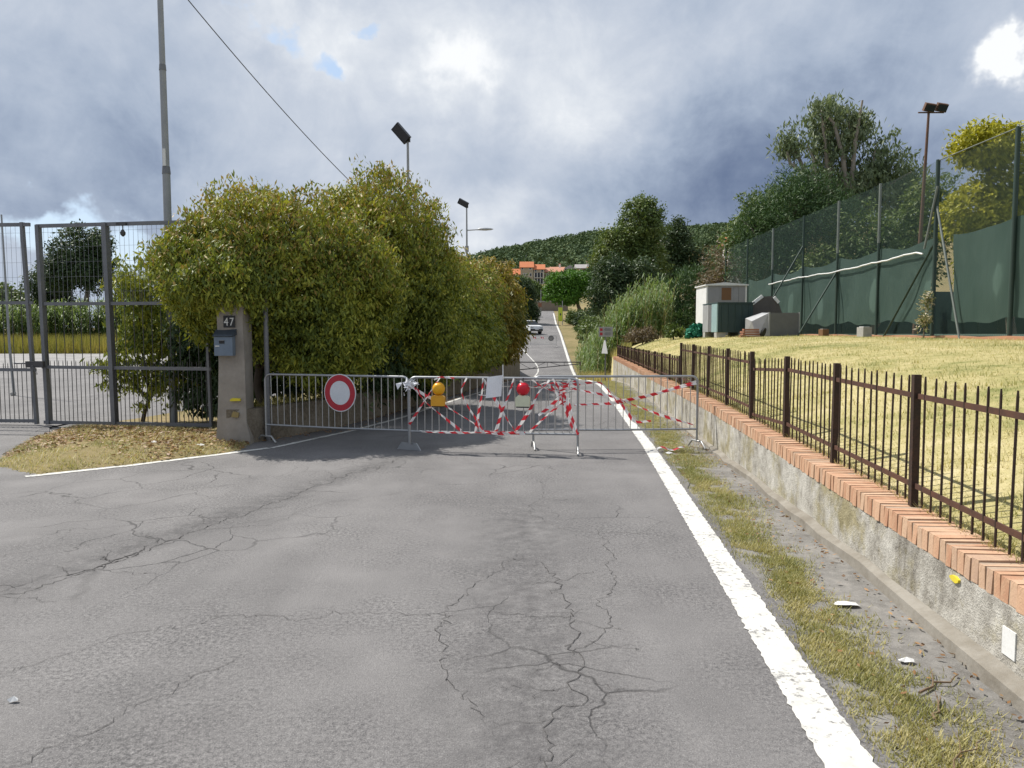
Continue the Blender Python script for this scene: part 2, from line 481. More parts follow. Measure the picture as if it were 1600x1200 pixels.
m_wear('stone_dark', (0.26, 0.21, 0.155), (0.19, 0.155, 0.115), 0.95, 0, 0.8, fine=3)
m_wear('render_white', (0.72, 0.70, 0.65), (0.62, 0.60, 0.55), 0.9, 0, 0.8, fine=3)
m_wear('window_dark', (0.02, 0.022, 0.026), (0.03, 0.032, 0.036), 0.2, 0, 1)
m_wear('shutter_green', (0.06, 0.09, 0.065), (0.08, 0.11, 0.08), 0.8, 0, 1)
m_wear('litter_white', (0.78, 0.78, 0.77), (0.62, 0.62, 0.60), 0.7, 0, 25)
m_wear('twig', (0.13, 0.085, 0.05), (0.20, 0.14, 0.085), 0.9, 0, 20)
m_wear('straw', (0.46, 0.36, 0.17), (0.36, 0.27, 0.12), 0.9, 0, 20)

# shade cloth of the court: dark green weave, a touch of light passes through
t = NT('shade_cloth')
fo = t.noise(1.6, 5, 0.6, stretch=(1, 1.0, 0.35))
wv_ = t.noise(60, 2, 0.5, stretch=(1, 1, 6))
c = t.mix(t.rng(fo, 0.3, 0.7), (0.052, 0.090, 0.075, 1), (0.075, 0.118, 0.100, 1))
c = t.mix(t.rng(wv_, 0.3, 0.7, 0, 0.4), c, (0.045, 0.08, 0.065, 1))
t.base(c)
t.bump(fo, 0.6, 0.06)
t.set(0.85, 0, 0.2)

# wire netting: real woven-wire pattern cut out of a sheet
def m_net(name, col, pitch, wire, stretch=(1, 1, 1)):
    t = NT(name)
    mp = t.n('ShaderNodeSeparateXYZ')
    t.l(t.tc.outputs['UV'], mp.inputs[0])
    def lines(v, p=pitch, w=wire):
        fr = t.math('FRACT', t.math('DIVIDE', v, p))
        d = t.math('ABSOLUTE', t.math('SUBTRACT', fr, 0.5))
        return t.math('GREATER_THAN', d, 0.5 - w / p / 2)
    if stretch[0] == 'diag':
        u1 = t.math('ADD', mp.outputs[0], mp.outputs[1])
        u2 = t.math('SUBTRACT', mp.outputs[0], mp.outputs[1])
    else:
        u1, u2 = mp.outputs[0], mp.outputs[1]
    k = t.math('MAXIMUM', lines(u1), lines(u2) if stretch[0] == 'diag' else lines(u2, stretch[0], wire * .6))
    t.base((*col, 1))
    t.set(0.6, 0.2)
    tr = t.n('ShaderNodeBsdfTransparent')
    mx = t.n('ShaderNodeMixShader')
    t.l(k, mx.inputs[0])
    t.l(tr.outputs[0], mx.inputs[1])
    t.l(t.b.outputs[0], mx.inputs[2])
    t.l(mx.outputs[0], t.out.inputs['Surface'])
    return t.m
m_net('court_net', (0.022, 0.05, 0.04), 0.06, 0.009, ('diag',))
m_net('gate_mesh', (0.22, 0.225, 0.23), 0.09, 0.006, (0.26,))

# red and white warning tape, bands along its length
t = NT('warning_tape')
su = t.n('ShaderNodeSeparateXYZ')
t.l(t.tc.outputs['UV'], su.inputs[0])
fr = t.math('FRACT', t.math('ADD', t.math('DIVIDE', su.outputs[0], 0.17), t.math('MULTIPLY', su.outputs[1], 0.22)))
k = t.math('GREATER_THAN', fr, 0.5)
t.base(t.mix(k, (0.78, 0.77, 0.76, 1), (0.62, 0.03, 0.045, 1)))
t.set(0.4, 0, 0.5)
tr = t.n('ShaderNodeBsdfTranslucent')
t.l(t.mix(k, (0.78, 0.77, 0.76, 1), (0.62, 0.03, 0.045, 1)), tr.inputs['Color'])
mx = t.n('ShaderNodeMixShader')
mx.inputs[0].default_value = 0.3
t.l(t.b.outputs[0], mx.inputs[1])
t.l(tr.outputs[0], mx.inputs[2])
t.l(mx.outputs[0], t.out.inputs['Surface'])

m_leaf('leaf_hedge', [(0.060, 0.092, 0.024), (0.120, 0.162, 0.030), (0.225, 0.260, 0.038), (0.36, 0.365, 0.046), (0.44, 0.39, 0.060)], 0.28, 0.45, 0.9)
m_leaf('leaf_hedge_seed', [(0.275, 0.188, 0.050), (0.375, 0.263, 0.075), (0.338, 0.300, 0.062)], 0.25, 0.3, 1.2)
m_leaf('leaf_hedge_orange', [(0.056, 0.084, 0.018), (0.154, 0.161, 0.025), (0.287, 0.224, 0.034), (0.406, 0.231, 0.042)], 0.33, 0.5, 0.8)
m_leaf('leaf_eucalyptus', [(0.058, 0.091, 0.046), (0.111, 0.150, 0.072), (0.195, 0.240, 0.124), (0.273, 0.299, 0.169)], 0.25, 0.5, 0.5)
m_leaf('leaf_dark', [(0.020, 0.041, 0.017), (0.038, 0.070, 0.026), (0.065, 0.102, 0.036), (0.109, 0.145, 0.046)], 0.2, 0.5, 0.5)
m_leaf('leaf_conifer', [(0.022, 0.056, 0.021), (0.042, 0.090, 0.029), (0.077, 0.137, 0.042), (0.126, 0.182, 0.056)], 0.15, 0.5, 0.7)
m_leaf('leaf_pine', [(0.037, 0.094, 0.013), (0.069, 0.169, 0.018), (0.106, 0.237, 0.025), (0.150, 0.275, 0.037)], 0.25, 0.5, 0.5)
m_leaf('leaf_mimosa', [(0.22, 0.23, 0.025), (0.40, 0.38, 0.035), (0.54, 0.49, 0.05)], 0.3, 0.5, 0.5)
m_leaf('leaf_mid', [(0.042, 0.077, 0.022), (0.084, 0.133, 0.034), (0.140, 0.189, 0.049), (0.210, 0.231, 0.070)], 0.25, 0.5, 0.4)
m_leaf('leaf_brown', [(0.084, 0.062, 0.038), (0.144, 0.106, 0.066), (0.204, 0.156, 0.096), (0.156, 0.156, 0.072)], 0.15, 0.4, 0.6)
m_leaf('leaf_reed', [(0.060, 0.110, 0.035), (0.115, 0.180, 0.055), (0.19, 0.265, 0.10), (0.36, 0.40, 0.22)], 0.35, 0.35, 0.8)
m_leaf('leaf_forest', [(0.036, 0.065, 0.029), (0.062, 0.101, 0.042), (0.094, 0.137, 0.055), (0.137, 0.176, 0.072)], 0.1, 0.7, 0.11, 0.9)
m_leaf('blade_dry', [(0.17, 0.21, 0.065), (0.33, 0.325, 0.13), (0.52, 0.45, 0.22), (0.64, 0.56, 0.33)], 0.3, 0.65, 0.55)
m_leaf('blade_green', [(0.15, 0.18, 0.05), (0.28, 0.275, 0.095), (0.42, 0.375, 0.16), (0.56, 0.48, 0.25)], 0.3, 0.55, 1.6)
m_leaf('blade_field', [(0.154, 0.176, 0.033), (0.286, 0.264, 0.066), (0.440, 0.341, 0.121)], 0.3, 0.5, 0.3)
m_leaf('dead_leaf', [(0.10, 0.055, 0.025), (0.20, 0.105, 0.045), (0.33, 0.18, 0.075), (0.42, 0.28, 0.13)], 0.1, 0.1, 1.0)
m_leaf('leaf_flower', [(0.10, 0.13, 0.04), (0.17, 0.19, 0.06), (0.45, 0.38, 0.24), (0.62, 0.56, 0.44)], 0.2, 0.1, 3.0)

# ------------------------------------------------------------------ mesh helpers
def new_obj(name, me, parent=None, loc=None):
    o = bpy.data.objects.new(name, me)
    COL.objects.link(o)
    if parent is not None:
        o.parent = parent
    if loc is not None:
        o.location = loc
    return o
def tag(o, label, cat, group=None, kind=None):
    if label: o['label'] = label
    if cat: o['category'] = cat
    if group: o['group'] = group
    if kind: o['kind'] = kind
    return o
def thing(name, label, cat, loc=(0, 0, 0), rotz=0.0, group=None):
    o = bpy.data.objects.new(name, None)
    COL.objects.link(o)
    o.location = loc
    o.rotation_euler = (0, 0, rotz)
    o.empty_display_size = 0.1
    return tag(o, label, cat, group)

class MB:
    """collects shapes for one mesh"""
    def __init__(self):
        self.v, self.f, self.uv = [], [], {}
    def add(self, vs, fs):
        b = len(self.v)
        self.v += [tuple(p) for p in vs]
        self.f += [tuple(i + b for i in q) for q in fs]
        return self
    def box(self, c, s, rot=None, taper=1.0):
        hx, hy, hz = s[0] / 2, s[1] / 2, s[2] / 2
        P = [Vector((x * hx * (taper if z > 0 else 1), y * hy * (taper if z > 0 else 1), z * hz)) for z in (-1, 1) for y in (-1, 1) for x in (-1, 1)]
        if rot is not None:
            R = Euler(rot).to_matrix()
            P = [R @ p for p in P]
        return self.add([p + Vector(c) for p in P], [(0, 2, 3, 1), (4, 5, 7, 6), (0, 1, 5, 4), (2, 6, 7, 3), (0, 4, 6, 2), (1, 3, 7, 5)])
    def bar(self, a, b, w, h=None):
        """rectangular bar from a to b"""
        a, b = Vector(a), Vector(b)
        d = (b - a)
        L = d.length
        q = d.to_track_quat('Z', 'Y').to_matrix()
        h = h or w
        P = []
        for z in (0, L):
            for y in (-1, 1):
                for x in (-1, 1):
                    P.append(a + q @ Vector((x * w / 2, y * h / 2, z)))
        return self.add(P, [(0, 2, 3, 1), (4, 5, 7, 6), (0, 1, 5, 4), (2, 6, 7, 3), (0, 4, 6, 2), (1, 3, 7, 5)])
    def tube(self, pts, r, n=8, cap=True):
        pts = [Vector(p) for p in pts]
        rs = r if isinstance(r, (list, tuple)) else [r] * len(pts)
        base = len(self.v)
        up = Vector((0, 0, 1))
        prev = None
        for i, p in enumerate(pts):
            d = (pts[min(i + 1, len(pts) - 1)] - pts[max(i - 1, 0)])
            if d.length < 1e-9:
                d = up.copy()
            d.normalize()
            if prev is None:
                a = d.cross(up if abs(d.z) < 0.95 else Vector((1, 0, 0))).normalized()
            else:
                a = (prev - d * prev.dot(d))
                a = a.normalized() if a.length > 1e-6 else d.orthogonal().normalized()
            prev = a
            b = d.cross(a)
            for k in range(n):
                t_ = 2 * PI * k / n
                self.v.append(tuple(p + (a * math.cos(t_) + b * math.sin(t_)) * rs[i]))
        for i in range(len(pts) - 1):
            for k in range(n):
                k2 = (k + 1) % n
                self.f.append((base + i * n + k, base + i * n + k2, base + (i + 1) * n + k2, base + (i + 1) * n + k))
        if cap:
            self.f.append(tuple(base + k for k in reversed(range(n))))
            self.f.append(tuple(base + (len(pts) - 1) * n + k for k in range(n)))
        return self
    def prism(self, poly, axis, a, b):
        """polygon given in the two other axes, extruded along axis from a to b"""
        n = len(poly)
        def P(p, t_):
            return {'x': (t_, p[0], p[1]), 'y': (p[0], t_, p[1]), 'z': (p[0], p[1], t_)}[axis]
        vs = [P(p, a) for p in poly] + [P(p, b) for p in poly]
        fs = [tuple(range(n - 1, -1, -1)), tuple(range(n, 2 * n))]
        fs += [(i, (i + 1) % n, n + (i + 1) % n, n + i) for i in range(n)]
        return self.add(vs, fs)
    def lathe(self, prof, n=20, c=(0, 0, 0), rot=None):
        R = Euler(rot).to_matrix() if rot is not None else Matrix.Identity(3)
        vs, fs = [], []
        for r, z in prof:
            for k in range(n):
                t_ = 2 * PI * k / n
                vs.append(R @ Vector((r * math.cos(t_), r * math.sin(t_), z)) + Vector(c))
        for i in range(len(prof) - 1):
            for k in range(n):
                k2 = (k + 1) % n
                fs.append((i * n + k, i * n + k2, (i + 1) * n + k2, (i + 1) * n + k))
        fs.append(tuple(reversed(range(n))))
        fs.append(tuple((len(prof) - 1) * n + k for k in range(n)))
        return self.add(vs, fs)
    def mesh(self, name, mat, smooth=False):
        me = bpy.data.meshes.new(name)
        me.from_pydata(self.v, [], self.f)
        for m in (mat if isinstance(mat, (list, tuple)) else [mat]):
            me.materials.append(MATS[m])
        if smooth:
            me.polygons.foreach_set('use_smooth', [True] * len(me.polygons))
            me.set_sharp_from_angle(angle=math.radians(50))
        me.update()
        return me
    def build(self, name, mat, parent=None, loc=None, smooth=False):
        return new_obj(name, self.mesh(name, mat, smooth), parent, loc)

def np_mesh(name, V, Q, mat, uv=None, smooth=False, midx=None):
    """quads from numpy arrays"""
    me = bpy.data.meshes.new(name)
    nv, nq = len(V), len(Q)
    k = Q.shape[1]
    me.vertices.add(nv)
    me.vertices.foreach_set('co', np.ascontiguousarray(V, dtype=np.float32).ravel())
    me.loops.add(nq * k)
    me.loops.foreach_set('vertex_index', np.ascontiguousarray(Q, dtype=np.int32).ravel())
    me.polygons.add(nq)
    me.polygons.foreach_set('loop_start', np.arange(nq, dtype=np.int32) * k)
    for m in (mat if isinstance(mat, (list, tuple)) else [mat]):
        me.materials.append(MATS[m])
    if midx is not None:
        me.polygons.foreach_set('material_index', np.asarray(midx, dtype=np.int32))
    if smooth:
        me.polygons.foreach_set('use_smooth', np.ones(nq, dtype=bool))
    me.update(calc_edges=True)
    if uv is not None:
        l = me.uv_layers.new(name='UVMap')
        l.data.foreach_set('uv', np.ascontiguousarray(uv[Q.ravel()], dtype=np.float32).ravel())
    return me

def unit(a):
    return a / np.maximum(np.linalg.norm(a, axis=1, keepdims=True), 1e-9)

def leaves(C, L, Wd, droop=0.5, outward=None, rng=RNG, jit=0.45, facing=None):
    """one four-cornered leaf at every centre in C: folded rhombus"""
    n = len(C)
    d = rng.normal(size=(n, 3))
    if outward is not None:
        d += outward * 1.1
    d = unit(d)
    d[:, 2] -= droop * (0.6 + 0.8 * rng.random(n))
    d = unit(d)
    T = rng.normal(size=(n, 3)) * 0.75
    if facing is not None:
        T = T + facing * 0.9 + np.array([0, 0, 0.5])
    s = unit(np.cross(d, T))
    l = (L * (1 - jit + 2 * jit * rng.random(n)))[:, None]
    w = (Wd * (1 - jit + 2 * jit * rng.random(n)))[:, None]
    V = np.stack([C - d * l * 0.5, C - d * l * 0.05 + s * w * 0.5, C + d * l * 0.5, C - d * l * 0.05 - s * w * 0.5], axis=1).reshape(-1, 3)
    Q = np.arange(n * 4).reshape(-1, 4)
    return V, Q

def lump(P, seed, freq, amp):
    """cheap smooth 3-D noise for uneven outlines"""
    r = np.random.default_rng(seed)
    o = np.zeros(len(P))
    for k in range(5):
        w = r.normal(size=3) * freq * (1 + 0.6 * k)
        o += np.sin(P @ w + r.random() * 6.28) / (1 + 0.5 * k)
    return o * amp * 0.45

def crown_points(blobs, n_clusters, per, spread, seed, inner=0.45, rough=0.22, freq=1.6, up=0.0):
    """leaf centres in clumps over and inside a set of ellipsoids; returns points and outward directions"""
    r = np.random.default_rng(seed)
    B = np.array(blobs, dtype=float)
    a = (B[:, 3] * B[:, 4] + B[:, 4] * B[:, 5] + B[:, 3] * B[:, 5])
    idx = r.choice(len(B), n_clusters, p=a / a.sum())
    d = unit(r.normal(size=(n_clusters, 3)))
    rad = 1.0 - np.abs(r.normal(size=n_clusters)) * inner * 0.6
    rad = np.clip(rad, 0.05, 1.05)
    c = B[idx, :3] + d * B[idx, 3:6] * rad[:, None]
    k = 1 + lump(c, seed + 1, freq, rough)
    c = B[idx, :3] + (c - B[idx, :3]) * k[:, None]
    sz = spread * (0.55 + 0.9 * r.random(n_clusters))
    cnt = per
    P = np.repeat(c, cnt, axis=0) + unit(r.normal(size=(n_clusters * cnt, 3))) * (r.random(n_clusters * cnt) ** .5)[:, None] * 1.7 * np.repeat(sz, cnt)[:, None] * np.array([1, 1, 0.75])
    O = np.repeat(unit(d / B[idx, 3:6]), cnt, axis=0)
    return P, O

def trunk_mesh(stems, mat, n=8):
    m = MB()
    for pts, r0, r1 in stems:
        k = len(pts)
        m.tube(pts, [r0 + (r1 - r0) * i / (k - 1) for i in range(k)], n)
    return m

def wiggle(a, b, n, amp, rr):
    a, b = Vector(a), Vector(b)
    out = []
    for i in range(n + 1):
        t_ = i / n
        p = a.lerp(b, t_)
        s = math.sin(PI * t_) if 0 < i < n else 0
        out.append(p + Vector((rr.uniform(-1, 1), rr.uniform(-1, 1), rr.uniform(-.4, .4))) * amp * (s + 0.15 if 0 < i < n else 0))
    return out

def tree(name, label, cat, base, blobs, leaf, n_clusters, per, spread, L, Wd, mat, seed, group=None, bark='bark', trunk_r=0.15, droop=0.4, inner=0.45, rough=0.22, freq=1.6, extra=None, limbs=7, split_at=0.45, bare=()):
    """tapered trunk, limbs into every lobe, crown of leaf-sized faces"""
    rr = random.Random(seed)
    root = thing(name, label, cat, base, 0, group)
    bx, by, bz = base
    lb = [(x - bx, y - by, z - bz, rx, ry, rz) for x, y, z, rx, ry, rz in blobs]
    top = max(lb, key=lambda q: q[2])
    fork = Vector((top[0] * split_at, top[1] * split_at, max(0.3, min(q[2] - q[5] * 0.6 for q in lb))))
    stems = [(wiggle((0, 0, -0.15), fork, 4, trunk_r * 0.6, rr), trunk_r, trunk_r * 0.72)]
    for q in lb:
        stems.append((wiggle(fork, (q[0], q[1], q[2] + q[5] * 0.3), 5, q[3] * 0.12, rr), trunk_r * 0.65, trunk_r * 0.14))
        for _ in range(max(1, limbs // len(lb))):
            d = Vector((rr.gauss(0, 1), rr.gauss(0, 1), rr.gauss(0.3, 0.7))).normalized()
            e = Vector((q[0] + d.x * q[3] * .8, q[1] + d.y * q[4] * .8, q[2] + d.z * q[5] * .8))
            s = fork.lerp(Vector(q[:3]), rr.uniform(0.3, 0.9))
            stems.append((wiggle(s, e, 4, q[3] * 0.1, rr), trunk_r * 0.32, trunk_r * 0.06))
    for pts, r0, r1 in bare:
        stems.append(([Vector(p) - Vector(base) for p in pts], r0, r1))
    trunk_mesh(stems, bark).build('trunk', bark, root, smooth=True)
    P, O = crown_points(lb, n_clusters, per, spread, seed, inner, rough, freq)
    ok = P[:, 2] > 0.08
    P, O = P[ok], O[ok]
    V, Q = leaves(P, L, Wd, droop, None if droop > 1 else O, np.random.default_rng(seed + 5), facing=O)
    midx = None
    mats = mat
    if extra:                                     # a second leaf kind (seed heads) towards the top
        mats = [mat, extra[0]]
        r2 = np.random.default_rng(seed + 9)
        top_z = max(q[2] + q[5] for q in lb)
        h = np.clip((P[:, 2] / top_z - extra[2]) / (1 - extra[2]), 0, 1)
        midx = (r2.random(len(P)) < extra[1] * h).astype(np.int32)
    c = new_obj('crown', np_mesh('crown', V, Q, mats, midx=midx), root)
    return root

# ------------------------------------------------------------------ lie of the land
_ys = np.arange(-60, 1600, 0.5)
_h = np.interp(_ys, [-60, 20, 26, 34, 42, 50, 54, 60, 68, 82, 102, 130, 200, 300, 1600], [0, 0, -.10, -.50, -1.0, -1.35, -1.2, -.75, .05, 1.38, 2.75, 4.7, 10.5, 20, 24])
_k = np.exp(-0.5 * (np.arange(-8, 9) * 0.5 / 1.6) ** 2)
_h = np.convolve(np.pad(_h, 8, mode='edge'), _k / _k.sum(), mode='valid')
def hr(y):                       # road level along the way
    return np.interp(y, _ys, _h)
def xr(y):                       # right-hand edge line
    return np.interp(y, [-20, 2.8, 10.82, 24.1, 50, 70, 102, 130, 200], [-0.62, 1.285, 1.955, 2.82, 4.17, 4.78, 5.8, 7.0, 9.0])
def xl(y):                       # left-hand edge line beyond the barriers
    return np.interp(y, [10.82, 12.8, 14.73, 21.05, 34, 45, 50, 55, 59, 70, 80, 102, 130, 200], [-3.41, -2.63, -2.10, -.88, .4, 1.2, 1.46, 1.93, 1.87, .76, .3, 2.2, 4.6, 6.2])
def xw(y):                       # face of the right retaining wall
    return 2.08 + 0.0705 * np.asarray(y, float)
def wtop(y):                     # top of its brick cap
    return np.interp(y, [2, 4, 7.7, 11, 15, 36], [.47, .50, .565, .61, .60, .55])
def xlw(y):                      # low wall under the hedge
    y = np.asarray(y, float)
    return np.where(y < 11.2, -4.1 - 0.0 * y, np.interp(y, [11.2, 12.8, 14.73, 21.05, 34, 50, 60, 82, 130, 200], [-3.95, -3.15, -2.62, -1.36, -.05, .5, -.6, -1.4, 3.6, 5.2]))
def sst(a, b, x):
    t_ = np.clip((np.asarray(x, float) - a) / (b - a), 0, 1)
    return t_ * t_ * (3 - 2 * t_)
_ridge_r = [-.8, -.42, -.17, -.054, 0, .058, .108, .2, .283, .66, 2]
_ridge_z = [2, 6, 34, 55, 63, 70, 74.5, 78, 81, 92, 85]
def bank(d, y):                  # grass behind the right wall, d metres behind its face
    k = np.interp(y, [0, 8, 24, 40], [3.0, 2.6, 1.0, 1.2])
    w = wtop(y) - 0.035
    return w + (1.52 - w) * (1 - np.exp(-np.maximum(d - 0.2, 0) / k))
def left_land(d, y):             # d metres left of the low wall: hedge bed, then the flat yard
    bed = 0.38 * (1 - sst(.8, 1.8, d)) * sst(11.6, 12.8, y) * (1 - sst(40, 55, y))
    flat = np.where(y < 70, -0.02, -0.02)
    return flat + bed
def far_land(x, y):
    rho = x / np.maximum(y, 1)
    near = hr(y) * sst(-.30, -.03, rho) + 0.10 * np.maximum(x - xr(y) - 4, 0) * sst(36, 60, y) * (1 - 0.6 * sst(30, 90, x))
    rz = np.interp(rho, _ridge_r, _ridge_z)
    t_ = sst(300, 650, y)
    z = near * (1 - t_) + rz * t_
    return np.where(y > 700, z - (y - 700) * 0.06, z)
def land(x, y):
    x = np.asarray(x, float); y = np.asarray(y, float)
    x, y = np.broadcast_arrays(x, y)
    low = hr(y) - 0.03
    f = far_land(x, y)
    wl_, wr_ = xlw(y), xw(y)
    left = left_land(wl_ - x, y)
    lmix = sst(48, 85, y)
    left = left * (1 - lmix) + np.minimum(f, 400) * lmix
    right = bank(x - wr_, y)
    rmix = sst(34, 48, y)
    r2 = low + (np.maximum(f, 1.35) - low) * sst(0.2, 5.5, x - xr(y) - .6)
    right = right * (1 - rmix) + r2 * rmix
    z = np.where(x < wl_, left, np.where(x > wr_ + 0.02, right, low))
    far = sst(110, 160, y)
    return z * (1 - far) + np.where((x > xl(y) - 1) & (x < xr(y) + 1), low, f) * far

def rows():
    return np.concatenate([np.arange(-30, 0, 3), np.arange(0, 60, .5), np.arange(60, 140, 1.5), np.arange(140, 340, 6), np.arange(340, 760, 12), np.arange(760, 1600, 60), [1600, 2600, 4000]])
YR = rows()
dl = np.array([0.01, .12, .3, .6, 1, 1.5, 2.1, 2.8, 3.6, 4.6, 6, 8, 10, 13, 16, 20, 25, 32, 40, 50, 65, 80, 100, 130, 170, 220, 300, 400, 600, 900, 1500, 2500])
dr = np.array([.08, .12, .25, .45, .7, 1, 1.4, 1.9, 2.5, 3.2, 4, 5, 6, 7, 8.5, 10, 12, 14, 17, 20, 25, 32, 40, 50, 65, 80, 100, 130, 170, 220, 300, 400, 600, 900, 1500, 2500])
def ground_mesh():
    V = []
    for y in YR:
        a, b = float(xlw(y)), float(xw(y))
        mid = [a + .01 + (b + .014 - a - .01) * t_ for t_ in (0, .2, .4, .6, .8, 1)]
        xs = np.concatenate([a - dl[::-1], mid, b + dr])
        z = land(xs, np.full(len(xs), y))
        if y > 1000:
            z = np.minimum(z, 40)
        V.append(np.stack([xs, np.full(len(xs), y), z], 1))
    n = len(V[0])
    V = np.concatenate(V)
    i, j = np.meshgrid(np.arange(len(YR) - 1), np.arange(n - 1), indexing='ij')
    k = (i * n + j).ravel()
    Q = np.stack([k, k + 1, k + n + 1, k + n], 1)
    x = (V[Q[:, 0], 0] + V[Q[:, 1], 0]) / 2
    y = (V[Q[:, 0], 1] + V[Q[:, 2], 1]) / 2
    midx = np.zeros(len(Q), int)
    midx[(x > xw(y)) & (y < 50) & (x < 40)] = 1
    midx[(x < xlw(y) - 5) & (y < 58) & (y > 13) & (x > -70)] = 2
    midx[(x < xlw(y) - 3) & (y <= 13)] = 2
    midx[(x < xlw(y) - 5) & (y > 13) & (y < 34) & (x > -70)] = 3
    return np_mesh('ground', V, Q, ['dry_earth', 'bank_turf', 'gravel', 'asphalt'], smooth=True, midx=midx)
ground = tag(new_obj('ground', ground_mesh()), None, None, kind='structure')

def strip(name, ya, yb, fx0, fx1, dz, mat, dy=0.25, nx=6, parent=None, jag=0.0, uvscale=1.0):
    ys = np.arange(ya, yb + 1e-6, dy)
    r = np.random.default_rng(abs(int(ya * 10)) + 3)
    V = []
    for y in ys:
        a, b = float(fx0(y)), float(fx1(y))
        if jag:
            a += r.normal() * jag; b += r.normal() * jag
        xs = np.linspace(a, b, nx)
        V.append(np.stack([xs, np.full(nx, y), np.full(nx, hr(y) + dz)], 1))
    V = np.concatenate(V)
    i, j = np.meshgrid(np.arange(len(ys) - 1), np.arange(nx - 1), indexing='ij')
    k = (i * nx + j).ravel()
    Q = np.stack([k, k + 1, k + nx + 1, k + nx], 1)
    return new_obj(name, np_mesh(name, V, Q, mat, smooth=True), parent)

def road_left(y):
    return np.interp(y, [-30, 9.6, 10.6, 11.2], [-30, -30, -10, -3.93]) if y < 11.2 else (float(xlw(y)) + .02 if y < 60 else float(xlw(y)) + .6)
road = tag(strip('road', -20, 160, road_left, lambda y: xr(y) + .16 + .03 * math.sin(y * 3.1) + .02 * math.sin(y * 7.7), 0.0, 'asphalt', 0.25, 10), None, None, kind='structure')
# the yard entrance in front of the gates is asphalt as well
ent = MB().add([(-30, 9.4, .002), (-6.6, 9.4, .002), (-5.75, 9.4, .002), (-6.6, 11.2, .002), (-7.4, 12.2, .002), (-8.0, 13.2, .002), (-8.0, 14.0, .002), (-30, 14.0, .002)], [(0, 1, 2, 3, 4, 5, 6, 7)])
tag(ent.build('yard_entrance', 'asphalt'), None, None, kind='structure')
gutter = tag(strip('pavement', -6, 30, lambda y: xr(y) + .08 + .02 * math.sin(y * 2.3), lambda y: xw(y) + .02, -0.010, 'gutter_concrete', 0.25, 4), None, None, kind='structure')

# painted edge lines
def line_ribbon(name, pts, width, dz=0.005, jag=0.006, step=0.06, seed=1, end_taper=False):
    r = np.random.default_rng(seed)
    P = np.array(pts, float)
    seg = np.linalg.norm(np.diff(P, axis=0), axis=1)
    s = np.concatenate([[0], np.cumsum(seg)])
    t_ = np.arange(0, s[-1], step)
    x, y = np.interp(t_, s, P[:, 0]), np.interp(t_, s, P[:, 1])
    w = np.interp(t_, s, np.asarray(width)) if hasattr(width, '__len__') else np.full(len(t_), width)
    tx, ty = np.gradient(x), np.gradient(y)
    L = np.hypot(tx, ty)
    nx_, ny_ = -ty / L, tx / L
    ja, jb = r.normal(size=len(t_)) * jag, r.normal(size=len(t_)) * jag
    A = np.stack([x + nx_ * (w / 2 + ja), y + ny_ * (w / 2 + ja), hr(y) + dz], 1)
    B = np.stack([x - nx_ * (w / 2 + jb), y - ny_ * (w / 2 + jb), hr(y) + dz], 1)
    V = np.stack([A, B], 1).reshape(-1, 3)
    k = np.arange(len(t_) - 1) * 2
    Q = np.stack([k, k + 1, k + 3, k + 2], 1)
    return V, Q
yy = np.concatenate([np.arange(-4, 30, 1.0), np.arange(30, 131, 2)])
V, Q = line_ribbon('', np.stack([xr(yy), yy], 1), np.interp(yy, [0, 3, 12, 24, 60], [.20, .20, .165, .15, .20]), step=0.03, jag=0.0045)
new_obj('edge_line', np_mesh('edge_line', V, Q, 'road_paint'), road)
V, Q = line_ribbon('', [(-5.54, 8.65), (-4.72, 9.36), (-4.35, 9.78), (-4.0, 10.14), (-3.7, 10.5), (-3.41, 10.82)], 0.115, seed=2)
new_obj('edge_line', np_mesh('edge_line', V, Q, 'road_paint'), road)
yy = np.concatenate([[10.8, 12.8, 14.73, 18, 21.05], np.arange(24, 74, 2)])
V, Q = line_ribbon('', np.stack([xl(yy), yy], 1), 0.085, seed=3)
new_obj('edge_line', np_mesh('edge_line', V, Q, 'road_paint'), road)

